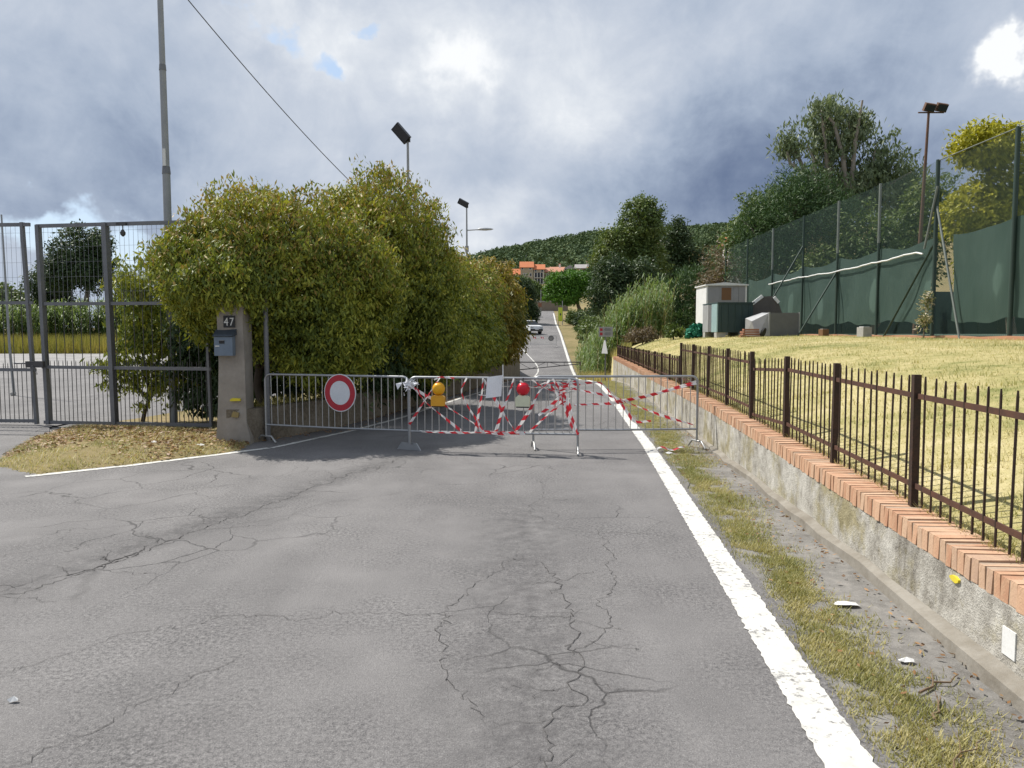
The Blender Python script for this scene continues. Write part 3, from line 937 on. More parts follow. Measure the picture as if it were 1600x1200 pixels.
# cracks: long seams and branching map cracks, each a jagged ribbon in the surface
def crack_path(pts, seed, rough=0.035, step=0.03):
    r = np.random.default_rng(seed)
    P = np.array(pts, float)
    seg = np.linalg.norm(np.diff(P, axis=0), axis=1)
    s = np.concatenate([[0], np.cumsum(seg)])
    t_ = np.arange(0, s[-1], step)
    x, y = np.interp(t_, s, P[:, 0]), np.interp(t_, s, P[:, 1])
    w = np.cumsum(r.normal(size=(len(t_), 2)), axis=0)
    w -= np.linspace(0, 1, len(t_))[:, None] * w[-1]
    w = w * rough * 0.35 + r.normal(size=(len(t_), 2)) * rough * 0.15
    return np.stack([x + w[:, 0], y + w[:, 1]], 1)
def crack(pts, w, seed, branches=0, rough=0.035, blen=0.5):
    r = np.random.default_rng(seed + 100)
    paths = [(crack_path(pts, seed, rough), w)]
    main = paths[0][0]
    for b in range(branches):
        i = r.integers(3, len(main) - 2)
        d = main[min(i + 3, len(main) - 1)] - main[i - 3]
        a = math.atan2(d[1], d[0]) + r.choice([-1, 1]) * r.uniform(.5, 1.4)
        L = blen * r.uniform(.3, 1.2)
        e = main[i] + L * np.array([math.cos(a), math.sin(a)])
        paths.append((crack_path([main[i], e], seed * 7 + b, rough), w * 0.55))
    VV, QQ, base = [], [], 0
    for p, ww in paths:
        n = len(p)
        if n < 3:
            continue
        wv = ww * (0.35 + r.random(n)) * np.minimum(1, np.minimum(np.arange(n), np.arange(n)[::-1]) / 6 + .1)
        g = np.gradient(p, axis=0)
        L = np.maximum(np.hypot(g[:, 0], g[:, 1]), 1e-6)
        nv = np.stack([-g[:, 1] / L, g[:, 0] / L], 1)
        z = hr(p[:, 1])[:, None] + 0.0035
        A = np.concatenate([p + nv * wv[:, None] / 2, z], 1)
        B = np.concatenate([p - nv * wv[:, None] / 2, z], 1)
        VV.append(np.stack([A, B], 1).reshape(-1, 3))
        k = base + np.arange(n - 1) * 2
        QQ.append(np.stack([k, k + 1, k + 3, k + 2], 1))
        base += 2 * n
    new_obj('crack', np_mesh('crack', np.concatenate(VV), np.concatenate(QQ), 'crack'), road)
crack([(-3.9, 4.35), (-3.2, 4.8), (-3.05, 5.15), (-2.82, 6.05), (-2.45, 7.2), (-1.6, 9.5), (-1.45, 10.0)], 0.0073, 1, 26, .05, .55)
crack([(-3.1, 5.0), (-2.95, 5.35), (-2.8, 5.9)], 0.0146, 31, 4, .05, .3)
crack([(.18, 5.5), (.28, 4.7), (.32, 4.2), (.26, 3.6), (.20, 3.1), (.29, 2.6), (.33, 2.0)], 0.0056, 2, 22, .06, .35)
crack([(.72, 6.4), (.78, 5.5), (.62, 4.6), (.56, 4.3), (.27, 3.8)], 0.0039, 3, 6, .04, .3)
crack([(.42, 8.6), (.40, 7.4), (.33, 6.6), (.55, 6.3), (1.1, 6.2), (1.5, 6.1)], 0.0030, 4, 6, .05, .3)
crack([(.02, 4.9), (.25, 4.95), (.55, 5.15), (.72, 5.2)], 0.0034, 5, 5, .05, .25)
crack([(-.2, 4.4), (.05, 4.3), (.3, 4.35), (.5, 4.5)], 0.0039, 6, 6, .05, .25)
crack([(-.1, 3.5), (.12, 3.42), (.3, 3.48)], 0.0039, 7, 4, .05, .2)
crack([(-.05, 3.2), (.1, 3.15), (.28, 3.2)], 0.0034, 8, 4, .05, .2)
crack([(.12, 5.6), (-.12, 4.8), (-.2, 4.3), (-.28, 3.6), (-.1, 3.1)], 0.0043, 9, 14, .06, .25)
crack([(.25, 2.95), (.12, 2.75), (.2, 2.5), (.3, 2.6)], 0.0034, 16, 3, .04, .15)
crack([(-3.6, 3.2), (-2.6, 3.5), (-2.1, 4.1), (-1.6, 4.3), (-1.0, 4.45), (-.3, 4.3)], 0.0030, 10, 12, .06, .4)
crack([(-2.6, 2.6), (-1.9, 2.9), (-1.6, 3.35), (-1.35, 3.9)], 0.0034, 11, 7, .06, .35)
crack([(-3.9, 6.1), (-3.0, 6.6), (-2.4, 6.9)], 0.0034, 12, 12, .07, .5)
crack([(-4.4, 5.3), (-3.4, 5.75), (-2.9, 6.0)], 0.0030, 13, 10, .07, .4)
crack([(-2.2, 6.3), (-1.9, 7.0), (-1.4, 7.6), (-1.1, 7.9)], 0.0026, 14, 6, .06, .35)
crack([(.35, 7.5), (.5, 7.42), (.62, 7.5)], 0.0094, 15, 1, .04, .15)
crack([(-1.2, 10.2), (-.4, 9.6), (.1, 9.3), (.5, 9.4)], 0.0026, 17, 5, .06, .3)

# ------------------------------------------------------------------ right side: wall with brick cap, iron fence
WY0, WY1 = 1.2, 34.0
wall = thing('retaining_wall', 'stained concrete wall with an upright brick cap beside the road', 'wall', (2.5, 5.0, 0))
def wpt(y, off, z):              # a point on the wall line, moved into the wall's own frame
    return (float(xw(y)) + off - 2.5, y - 5.0, z)
m = MB()
ys = np.arange(WY0, WY1 + .01, .4)
rr_ = random.Random(3)
for i, y in enumerate(ys):
    j = rr_.uniform(-.006, .006)
    z0, zt = float(hr(y)) - .3, float(wtop(y)) - .122
    m.v += [wpt(y, j, z0), wpt(y, j, zt), wpt(y, .26, zt), wpt(y, .26, z0)]
for i in range(len(ys) - 1):
    a = i * 4
    m.f += [(a, a + 1, a + 5, a + 4), (a + 1, a + 2, a + 6, a + 5), (a + 2, a + 3, a + 7, a + 6)]
m.f += [(3, 2, 1, 0), tuple(len(m.v) - 4 + k for k in range(4))]
m.build('wall_face', 'old_concrete', wall)
m = MB()
for i, y in enumerate(ys):
    fw = .065 + .02 * math.sin(y * 2.1) + rr_.uniform(-.015, .015)
    fh = float(hr(y)) + .065 * float(np.interp(y, [0, 6, 9, 12, 14], [1, 1, .7, .4, .1])) + rr_.uniform(-.014, .014)
    z0 = float(hr(y)) - .3
    m.v += [wpt(y, -fw - .02, z0), wpt(y, -fw, fh - .012), wpt(y, -.002, fh + .012), wpt(y, .10, fh), wpt(y, .10, z0)]
for i in range(len(ys) - 1):
    a = i * 5
    m.f += [(a + k, a + k + 1, a + k + 6, a + k + 5) for k in range(4)]
m.build('footing', 'footing_concrete', wall)
# mortar bed under and between the bricks
m = MB()
for y in ys:
    zt = float(wtop(y))
    m.v += [wpt(y, .002, zt - .125), wpt(y, .002, zt - .005), wpt(y, .245, zt - .005), wpt(y, .245, zt - .125)]
for i in range(len(ys) - 1):
    a = i * 4
    m.f += [(a, a + 1, a + 5, a + 4), (a + 1, a + 2, a + 6, a + 5), (a + 2, a + 3, a + 7, a + 6)]
m.build('mortar_bed', 'mortar', wall)
PITCH = 0.0675
def brick_mesh(seed):
    r = random.Random(seed)
    b = MB()
    b.box((.125, 0, -.06), (.25, .058, .12))
    # chipped, slightly uneven corners
    b.v = [tuple(c + r.uniform(-.0035, .0035) for c in p) for p in b.v]
    return b.mesh('brick', 'brick')
bricks = [brick_mesh(i) for i in range(6)]
wang = math.atan(0.0705)
nb = 0
y = 2.0
rest = MB()
while y < WY1:
    z = float(wtop(y)) + random.uniform(-.004, .004)
    off = random.uniform(-.006, .0)
    if nb < 300:
        o = new_obj('brick', bricks[nb % 6], wall, wpt(y, off, z))
        o.rotation_euler = (random.uniform(-.03, .03), random.uniform(-.02, .02), -wang + random.uniform(-.02, .02))
        nb += 1
    else:
        p = wpt(y, off + .125, z - .06)
        rest.box(p, (.25, .058, .12), (random.uniform(-.03, .03), 0, -wang + random.uniform(-.02, .02)))
    y += PITCH
if rest.v:
    tag(rest.build('brick_row', 'brick', wall), None, None, kind='stuff')
# marks on the wall: a yellow paint dab and a white paper label
def on_wall(y, z, w, h, mat, name, off=-.011, jag=0.0):
    m = MB()
    n = 8 if jag else 4
    P = []
    for k in range(n):
        a = 2 * PI * k / n + (PI / 8 if jag else PI / 4)
        rx, rz = (w / 2) * 1.05, (h / 2) * 1.05
        c_, s_ = math.cos(a), math.sin(a)
        q = 1 / max(abs(c_), abs(s_)) if jag == 0 else 1 + random.uniform(-jag, jag)
        P.append((c_ * q * rx, s_ * q * rz))
    v0 = [wpt(y + p[0], off, z + p[1]) for p in P]
    v1 = [wpt(y + p[0], .02, z + p[1]) for p in P]
    m.add(v0 + v1, [tuple(range(n))] + [(i, (i + 1) % n, n + (i + 1) % n, n + i) for i in range(n)])
    return m.build(name, mat, wall)
on_wall(4.02, .335, .10, .035, 'yellow_paint', 'paint_mark', -.010, .25)
on_wall(3.49, .20, .10, .125, 'litter_white', 'paper_label', -.012)

# iron fence: posts, rails and pickets
def iron_fence(label, y_posts, ztop, zbase_off, pickets, broken=None, rail_top=.125, rail_bot=.135, name='iron_fence'):
    y0 = y_posts[0]
    bx = float(xw(y0)) + .19
    f = thing(name, label, 'fence', (bx, y0, 0))
    def P(y, z, off=.19):
        return Vector((float(xw(y)) + off - bx, y - y0, z))
    hgt = lambda y: ztop(y) - float(wtop(y))
    pm = MB().box((0, 0, .5), (.046, .046, 1)).mesh('post', 'rust_iron')
    km = MB().tube([(0, 0, 0), (0, 0, .96), (0, 0, 1)], [.5, .5, .32], 6).mesh('picket', 'rust_iron')
    for y in y_posts:
        b = float(wtop(y)) - .02
        o = new_obj('post', pm, f, P(y, b))
        o.scale = (1, 1, ztop(y) + .012 - b)
        o.rotation_euler = (random.uniform(-.008, .008), random.uniform(-.012, .012), -wang)
    for i in range(len(y_posts) - 1):
        a, b = y_posts[i], y_posts[i + 1]
        drop = (0.0, 0.0)
        if broken is not None and i == broken:
            drop = (-.075, -.005)                       # this panel has come loose at its far end
            a, b = b - .06, a                           # far end first
        else:
            a, b = b, a
        for zz in (rail_top, None):
            if zz is not None:
                za, zb = ztop(a) - rail_top, ztop(b) - rail_top
            else:
                za, zb = float(wtop(a)) + rail_bot, float(wtop(b)) + rail_bot
            MB().bar(P(a, za + drop[0]), P(b, zb + drop[1]), .012, .034).build('rail', 'rust_rail', f)
        for k in range(pickets):
            t_ = (k + 1) / (pickets + 1)
            y = a + (b - a) * t_
            dz = drop[0] * (1 - t_) + drop[1] * t_
            lo = float(wtop(y)) + .015 + dz
            hi = ztop(y) + dz + random.uniform(-.008, .008)
            o = new_obj('picket', km, f, P(y, lo, .19 + random.uniform(-.004, .004)))
            o.scale = (.0145, .0145, hi - lo)
            o.rotation_euler = (random.uniform(-.012, .012), random.uniform(-.012, .012), random.uniform(0, 1))
    return f
FY = [2.05, 3.5, 4.95, 6.45, 7.87, 9.35, 10.8, 12.25, 13.7, 15.1]
iron_fence('rusty brown picket fence on the brick cap, taller stretch with a broken rail', FY, lambda y: float(np.interp(y, [2, 5, 9, 16], [1.345, 1.36, 1.395, 1.42])), 0, 11, broken=4)
FY2 = [15.35 + 1.435 * i for i in range(14)]
iron_fence('low rusty picket fence running on behind the crowd barrier to the reeds', FY2, lambda y: float(np.interp(y, [15, 36], [1.16, 1.05])), 0, 11, rail_top=.08, rail_bot=.09)

# ------------------------------------------------------------------ left: low wall, pillar, gates
lw = thing('low_wall', 'low dusty brown wall at the foot of the hedge', 'wall', (-3, 12, 0))
m = MB()
ys = np.arange(11.25, 50, .5)
for i, y in enumerate(ys):
    x = float(xlw(y))
    zt = float(np.interp(y, [11, 14, 19.6, 24, 34, 50], [.50, .52, .56, .72, .45, -.1])) + random.uniform(-.015, .015)
    z0 = float(hr(y)) - .3
    m.v += [(x + .05 + random.uniform(-.012, .012) + 3, y - 12, z0), (x + random.uniform(-.012, .012) + 3, y - 12, zt), (x - .28 + 3, y - 12, zt), (x - .3 + 3, y - 12, z0)]
for i in range(len(ys) - 1):
    a = i * 4
    m.f += [(a, a + 1, a + 5, a + 4), (a + 1, a + 2, a + 6, a + 5), (a + 2, a + 3, a + 7, a + 6)]
m.f += [(3, 2, 1, 0)]
m.build('wall_face', 'render_brown', lw)

pil = thing('gate_pillar', 'concrete gate pillar standing under the hedge with yellow paint dabs', 'pillar', (-4.12, 11.45, 0))
m = MB()
pr = random.Random(5)
secs = [(-.1, .235, .235), (.10, .23, .23), (.30, .215, .215), (.55, .20, .20), (1.2, .195, .195), (1.7, .19, .19), (2.12, .19, .19)]
for z, hx, hy in secs:
    off = .05 * max(0, (.4 - z)) * 2
    for (sx, sy) in ((-1, -1), (-.35, -1), (.35, -1), (1, -1), (1, 1), (-1, 1)):
        m.v.append((sx * hx + (off if sx > 0 else 0) + pr.uniform(-.012, .012), sy * hy + pr.uniform(-.012, .012), z + pr.uniform(-.01, .01)))
for i in range(len(secs) - 1):
    for k in range(6):
        m.f.append((i * 6 + k, i * 6 + (k + 1) % 6, i * 6 + 6 + (k + 1) % 6, i * 6 + 6 + k))
m.f.append(tuple(range(36, 42)))
m.build('shaft', 'pillar_concrete', pil)
m = MB()
m.prism([(-.015, .63), (.135, .635), (.13, .67), (.02, .675), (-.01, .66)], 'y', -.236, -.18)
m.build('paint_mark', 'yellow_paint', pil)
m = MB()
m.prism([(.0, .40), (.10, .39), (.11, .46), (.03, .48)], 'y', -.246, -.19)
m.build('paint_mark', 'pillar_stain', pil)

mb = thing('mailbox', 'blue grey metal letter box fixed to the gate pillar', 'letter box', (-4.18, 11.25, 1.30))
m = MB(); m.box((0, -.06, .15), (.265, .12, .30)); m.build('body', 'mailbox_paint', mb)
m = MB(); m.prism([(-.145, .28), (.02, .385), (.02, .30), (-.135, .275)], 'x', -.15, .15); m.build('lid', 'mailbox_dark', mb)
m = MB(); m.box((-.02, -.123, .20), (.075, .012, .05)); m.build('name_plate', 'plate_black', mb)
m = MB(); m.box((-.02, -.130, .225), (.08, .012, .007)); m.build('slot', 'sign_back', mb)
m = MB(); m.box((-.085, -.124, .14), (.06, .012, .014)); m.build('label_strip', 'plate_white', mb)

hn = thing('house_number', 'black house number plate reading 47 in white', 'number plate', (-4.13, 11.255, 1.715))
m = MB(); m.box((0, -.006, .08), (.165, .012, .17)); m.build('plate', 'plate_black', hn)
for ch, dx in (('4', -.075), ('7', .005)):
    cu = bpy.data.curves.new('digit', 'FONT')
    cu.body = ch
    cu.size = .165
    cu.extrude = .002
    tmp = bpy.data.objects.new('digit_tmp', cu)
    COL.objects.link(tmp)
    bpy.context.view_layer.update()
    me = bpy.data.meshes.new_from_object(tmp.evaluated_get(bpy.context.evaluated_depsgraph_get()))
    bpy.data.objects.remove(tmp)
    me.materials.clear()
    me.materials.append(MATS['plate_white'])
    me.name = 'digit'
    o = new_obj('digit', me, hn, (dx, -.0145, .022))
    o.rotation_euler = (PI / 2, 0, 0)
    o.scale = (.82, 1, 1)

fp = tag(MB().tube([(0, 0, -.1), (0, 0, 1.0), (0, 0, 2.4)], .036, 10).build('fence_post', 'gate_steel', None, (-3.69, 11.55, 0), True), 'slim grey steel post between the pillar and the barriers', 'post')

# gate leaves
def gate_leaf(label, A, B, ztop, zmid, zlow, zbot, uprights, post_w, lean=0.0, double=False):
    A, B = Vector(A), Vector(B)
    g = thing('metal_gate', label, 'gate', (A.x, A.y, 0), math.atan2(B.y - A.y, B.x - A.x), 'tall grey yard gates')
    L = (B - A).length
    def bar(name, a, b, w, h, mat='gate_steel'):
        return MB().bar(a, b, w, h).build(name, mat, g)
    bar('top_rail', (0, 0, ztop), (L, 0, ztop - .02), .045, .06)
    bar('middle_rail', (0, 0, zmid), (L, 0, zmid - .01), .04, .055)
    bar('lower_rail', (0, 0, zlow), (L, 0, zlow), .04, .055)
    bar('bottom_rail', (0, 0, zbot), (L, 0, zbot + .03), .05, .06)
    for x, w in uprights:
        bar('upright', (x + lean, 0, .02), (x - lean, 0, ztop + .02), w, w * .8)
    n = int(L / .086)
    bm_ = MB().tube([(0, 0, 0), (0, 0, .97), (0, 0, 1)], [.5, .5, .2], 6).mesh('bar', 'gate_dark')
    for i in range(1, n):
        x = L * i / n
        o = new_obj('bar', bm_, g, (x, -.012, zbot - .01))
        o.scale = (.013, .013, zlow + .13 - zbot)
    n2 = int(L / .172)
    for i in range(1, n2):
        x = L * (i - .35) / n2
        o = new_obj('bar', bm_, g, (x, .018, zlow - .02))
        o.scale = (.013, .013, zmid + .26 - zlow + random.uniform(-.02, .02))
    # welded mesh infill of the top panel
    V = np.array([(0.02, .03, zmid), (L - .02, .03, zmid), (L - .02, .03, ztop - .02), (.02, .03, ztop - .02)])
    uv = np.array([(0, zmid), (L, zmid), (L, ztop), (0, ztop)])
    new_obj('mesh_panel', np_mesh('mesh_panel', V, np.array([[0, 1, 2, 3]]), 'gate_mesh', uv), g)
    return g
gr = gate_leaf('right hand leaf of the tall grey gate, ending at the gate pillar', (-8.23, 13.45), (-5.0, 12.75), 3.47, 2.13, 1.03, .06, [(.06, .085), (1.40, .10), (3.25, .055)], .1, lean=0.03)
gl = gate_leaf('left hand leaf of the tall grey gate holding the lock', (-12.4, 13.9), (-8.36, 13.47), 3.52, 2.16, .98, .05, [(.06, .085), (2.0, .085), (3.98, .065)], .1, lean=0.06)
# sliding bolt with chain between the leaves
lk = thing('gate_lock', 'dark sliding bolt joining the two gate leaves', 'lock', (-8.3, 13.36, 1.08))
MB().box((0, 0, 0), (.30, .07, .11)).build('bolt_case', 'gate_dark', lk)
MB().tube([(-.36, -.01, .02), (.14, -.01, .02)], .014, 8).build('bolt', 'gate_steel', lk)
m = MB()
for i in range(7):
    a = Vector((-.02 + .012 * i, -.05, -.03 - .022 * i))
    m.tube([a + Vector((.011 * math.cos(t_), .004 * (i % 2), .016 * math.sin(t_))) for t_ in np.linspace(0, 2 * PI, 9)], .0035, 5, False)
m.build('chain', 'gate_steel', lk)
lt = thing('hanging_lamp', 'small dark lamp hanging from the top rail of the gate', 'lamp', (-6.55, 13.03, 3.43))
MB().box((0, 0, .02), (.16, .05, .05)).build('clamp', 'gate_dark', lt)
MB().tube([(0.02, 0, 0), (.02, 0, -.08)], .008, 6).lathe([(.01, 0), (.04, .03), (.045, .07), (.02, .11), (.01, .12)], 10, (.02, 0, -.19)).build('bulb_holder', 'gate_dark', lt)

# utility pole and its cable
up = thing('utility_pole', 'stepped grey steel utility pole rising behind the hedge', 'pole', (-6.2, 14.0, 0))
MB().tube([(0, 0, -.2), (0, 0, 4.55)], [.072, .068], 14).build('lower_tube', 'pole_grey', up, smooth=True)
MB().tube([(0, 0, 4.5), (-.01, 0, 6.35)], [.060, .057], 14).build('middle_tube', 'pole_grey', up, smooth=True)
MB().tube([(-.01, 0, 6.3), (-.02, 0, 8.35)], [.052, .048], 14).build('upper_tube', 'pole_grey', up, smooth=True)
MB().tube([(0, 0, 4.47), (0, 0, 4.60)], [.076, .066], 14).build('collar', 'gate_steel', up, smooth=True)
MB().tube([(-.01, 0, 6.28), (-.01, 0, 6.38)], [.063, .056], 14).build('collar', 'gate_steel', up, smooth=True)
MB().box((.0, -.066, 4.75), (.05, .02, .30)).build('tag_plate', 'plate_white', up)
MB().tube([(.02, 0, 8.05), (.14, -.03, 8.02), (.17, -.05, 7.88), (.08, -.06, 7.82), (.05, -.05, 7.95), (.16, -.03, 8.0), (.20, 0, 8.1)], .007, 6).build('cable_loop', 'cable', up)
pa, pb = Vector((-6.2, 14.0, 8.08)), Vector((-3.31, 25.0, 4.75))
pts = [pa.lerp(pb, i / 24) - Vector((0, 0, .30 * 4 * (i / 24) * (1 - i / 24))) for i in range(25)]
tag(MB().tube(pts, .010, 6).build('overhead_cable', 'cable'), 'thin dark cable slung from the utility pole down behind the hedge', 'cable')
tp = thing('thin_mast', 'thin pale mast standing in the yard behind the gate', 'pole', (-13.1, 20.0, 0), 0)
MB().tube([(.1, 0, -.1), (0.03, 0, 1.2), (-.03, 0, 4.65)], [.035, .032, .02], 8).build('mast', 'pole_grey', tp)
MB().tube([(.08, 0, .0), (.06, 0, .06)], .07, 10).build('foot', 'block_grey', tp)

# ------------------------------------------------------------------ barriers on the road
def barrier_meshes(L):
    m = MB()
    r, zb, zt, c = .017, .27, 1.02, .09
    pts = [(0, 0, zb)]
    pts += [(0, 0, zt - c)] + [(c - c * math.cos(a), 0, zt - c + c * math.sin(a)) for a in np.linspace(.3, PI / 2, 5)]
    pts += [(L - c + c * math.sin(a), 0, zt - c + c * math.cos(a)) for a in np.linspace(0, PI / 2 - .3, 5)] + [(L, 0, zt - c), (L, 0, zb)]
    m.tube(pts, r, 10)
    frame = m.mesh('frame', 'galvanised', True)
    rail = MB().tube([(0, 0, zb), (L / 2, 0, zb - .008), (L, 0, zb)], .015, 8).mesh('bottom_rail', 'galvanised', True)
    bar = MB().tube([(0, 0, zb), (0, 0, zt - .005)], .0062, 6).mesh('bar', 'galvanised_bar', True)
    leg = MB().tube([(0, 0, zb + .05), (0, 0, .085)], .016, 8).mesh('leg', 'galvanised', True)
    foot = MB().tube([(0, -.20, .012), (0, -.11, .10), (0, .11, .10), (0, .20, .012)], .014, 8).mesh('foot', 'galvanised_bar', True)
    plate = MB().prism([(-.19, 0), (.19, 0), (.12, .10), (-.12, .10)], 'x', -.012, .012).mesh('foot', 'galvanised')
    return frame, rail, bar, leg, foot, plate
BM = barrier_meshes(2.33)
def barrier(label, A, B, feet, group='crowd barriers', z=0.0, nbars=21):
    A, B = Vector(A), Vector(B)
    b = thing('crowd_barrier', label, 'barrier', (A.x, A.y, z), math.atan2(B.y - A.y, B.x - A.x), group)
    new_obj('frame', BM[0], b)
    new_obj('bottom_rail', BM[1], b)
    for i in range(nbars):
        o = new_obj('bar', BM[2], b, (2.33 * (i + 1) / (nbars + 1) + random.uniform(-.004, .004), 0, 0))
        o.rotation_euler = (0, random.uniform(-.008, .008), 0)
    for x, (kind, ang) in zip((0, 2.33), feet):
        new_obj('leg', BM[3], b, (x, 0, 0))
        if kind:
            o = new_obj('foot', BM[4] if kind == 1 else BM[5], b, (x, 0, 0))
            o.rotation_euler = (0, 0, ang)
    return b
b1 = barrier('grey crowd barrier carrying the round red ringed sign', (-3.66, 11.36), (-1.45, 10.66), ((1, 1.35), (2, 1.45)))
b2 = barrier('grey crowd barrier hung with a yellow lamp, a red lamp and paper', (-1.42, 10.60), (.885, 10.26), ((0, 0), (1, .10)))
b3 = barrier('grey crowd barrier reaching to the concrete wall', (.30, 10.74), (2.63, 10.84), ((1, .05), (1, .35)))

sg = thing('prohibition_sign', 'round white sign with a red ring fixed to the barrier', 'road sign', (-2.457, 10.95, .775), -.40)
MB().lathe([(.268, 0), (.268, .006)], 40, (0, 0, 0), (PI / 2, 0, 0)).build('disc', 'sign_back', sg, smooth=False)
def ring(ri, ro, y0, y1, n=48):
    m = MB()
    for k in range(n):
        a = 2 * PI * k / n
        for r in (ri, ro):
            for y in (y0, y1):
                m.v.append((r * math.cos(a), y, r * math.sin(a)))
    for k in range(n):
        a, b = k * 4, ((k + 1) % n) * 4
        m.f += [(a, b, b + 2, a + 2), (a + 1, a + 3, b + 3, b + 1), (a, a + 1, b + 1, b), (a + 2, b + 2, b + 3, a + 3)]
    return m
ring(.172, .258, -.0105, -.005).build('red_ring', 'sign_red', sg)
MB().lathe([(.174, 0), (.174, .002)], 40, (0, -.0065, 0), (PI / 2, 0, 0)).build('white_field', 'sign_white', sg)
ring(.256, .27, -.009, .001).build('rim', 'sign_white', sg)
MB().box((0, .03, .22), (.04, .05, .03)).box((0, .03, -.1), (.04, .05, .03)).build('clamp', 'sign_back', sg)

def on_barrier(A, B, s, n):
    A, B = Vector(A), Vector(B)
    d = (B - A).normalized()
    p = A + d * s + Vector((d.y, -d.x)) * n
    return p, math.atan2(d.y, d.x)
B2 = ((-1.42, 10.60), (.885, 10.26))
B3 = ((.30, 10.74), (2.63, 10.84))
def lamp(label, s, z, lens, box, name, hook=True):
    p, a = on_barrier(*B2, s, .05)
    l = thing(name, label, 'warning lamp', (p.x, p.y, z), a, 'battery warning lamps')
    l.scale = (.9, .9, .92)
    m = MB()
    m.lathe([(.10, -.028), (.10, -.02), (.093, -.005), (.085, .0)], 24, (0, 0, .095), (PI / 2, 0, 0))
    m.lathe([(.088, .0), (.084, .022), (.066, .044), (.038, .056), (.004, .060)], 24, (0, 0, .095), (PI / 2, 0, 0))
    m.build('lens', lens, l, smooth=True)
    m = MB()
    m.prism([(-.105, -.16), (.105, -.16), (.105, -.03), (.075, -.005), (-.075, -.005), (-.105, -.03)], 'y', -.045, .04)
    m.build('battery_box', box, l)
    MB().box((0, 0, -.168), (.19, .075, .022)).build('base', 'black_rubber', l)
    MB().tube([(0, .015, .18), (0, .03, .25), (0, .06, .26)], .008, 6).build('hook', 'black_rubber', l)
    return l
lamp('yellow warning lamp with a yellow box hanging on the barrier', .42, .78, 'lamp_yellow', 'lamp_box_yellow', 'warning_lamp')
lamp('red warning lamp with a cream box hanging on the barrier', 1.59, .79, 'lamp_red', 'lamp_box_cream', 'warning_lamp')

# paper notice, curling, and the stick beside it
p, a = on_barrier(*B2, 1.20, .03)
V, n = [], 7
for i in range(n):
    for j in range(n):
        u, v = i / (n - 1) - .5, j / (n - 1) - .5
        V.append((u * .215 + .03 * v, -.02 - .05 * (u + .5) * (v + .5) + .018 * math.sin(5 * u + 2 * v), v * .29 + .03 * u))
V = np.array(V + [(x, y + .0025, z) for x, y, z in V])
k = (np.arange(n - 1)[:, None] * n + np.arange(n - 1)[None]).ravel()
Q = np.stack([k, k + n, k + n + 1, k + 1], 1)
Q = np.concatenate([Q, Q[:, ::-1] + n * n])
nt = tag(new_obj('paper_notice', np_mesh('paper_notice', V, Q, 'paper', smooth=True), None, (p.x, p.y, .905)), 'curling white sheet of paper taped to the barrier', 'notice')
nt.rotation_euler = (0, 0, a)
p, a = on_barrier(*B2, 1.315, .028)
tag(MB().tube([(0, 0, .27), (.004, 0, .8), (.0, 0, 1.2)], .0075, 6).build('white_stick', 'white_plastic', None, (p.x, p.y, 0)), 'thin white stick tied upright to the barrier beside the paper', 'stick')
p, a = on_barrier(*B2, 1.07, .026)
tag(MB().tube([(-.09, 0, .79), (.09, 0, .775)], .006, 6).build('white_stick', 'white_plastic', None, (p.x, p.y, 0)), 'short white stick tied level below the paper', 'stick')

# crumpled plastic where two barriers are tied together
r = np.random.default_rng(4)
m = MB()
for i in range(26):
    c_ = r.normal(size=3) * np.array([.045, .025, .04])
    q = r.normal(size=(4, 3)) * .035
    q[:, 1] *= .5
    m.add([tuple(c_ + a_) for a_ in q], [(0, 1, 2), (0, 2, 3)])
tag(m.build('plastic_bag', 'paper', None, (-1.435, 10.60, .905)), 'crumpled pale plastic bag tied where two barriers meet', 'bag')

# warning tape: each strip a twisted ribbon lying on its barrier
def tape(pts, AB, off, seed, label, width=.046, twist=1.2):
    r = random.Random(seed)
    A, B = Vector(AB[0]), Vector(AB[1])
    d = (B - A).normalized()
    nrm = Vector((d.y, -d.x))
    P = np.array(pts, float)
    seg = np.linalg.norm(np.diff(P, axis=0), axis=1)
    s = np.concatenate([[0], np.cumsum(seg)])
    n = max(8, int(s[-1] / .03))
    t_ = np.linspace(0, s[-1], n)
    # round the bends
    X, Z = np.interp(t_, s, P[:, 0]), np.interp(t_, s, P[:, 1])
    ker = np.ones(5) / 5
    if n > 10:
        X[2:-2] = np.convolve(X, ker, 'valid'); Z[2:-2] = np.convolve(Z, ker, 'valid')
    ph, fq = r.uniform(0, 6), r.uniform(2.0, 4.0)
    V, uv = [], []
    o0 = A + d * float(X[0])
    for i in range(n):
        g = np.array([X[min(i + 1, n - 1)] - X[max(i - 1, 0)], Z[min(i + 1, n - 1)] - Z[max(i - 1, 0)]])
        g /= max(np.linalg.norm(g), 1e-6)
        side = np.array([-g[1], g[0]])
        tw = twist * math.sin(fq * t_[i] + ph) * .8
        w = width * (0.75 + .25 * math.cos(fq * 1.7 * t_[i] + ph))
        base = A + d * float(X[i]) + nrm * (off + .012 * math.sin(3 * t_[i] + ph))
        for sgn, vv in ((-1, 0), (1, 1)):
            q = side * sgn * w / 2 * math.cos(tw)
            pp = base + d * float(q[0]) + nrm * (sgn * w / 2 * math.sin(tw) * .6)
            V.append((pp.x - o0.x, pp.y - o0.y, float(Z[i]) + float(q[1])))
            uv.append((t_[i], vv))
    k = np.arange(n - 1) * 2
    Q = np.stack([k, k + 1, k + 3, k + 2], 1)
    o = new_obj('barrier_tape', np_mesh('barrier_tape', np.array(V), Q, 'warning_tape', np.array(uv), True), None, (o0.x, o0.y, 0))
    return tag(o, label, 'tape', 'strips of warning tape on the barriers')
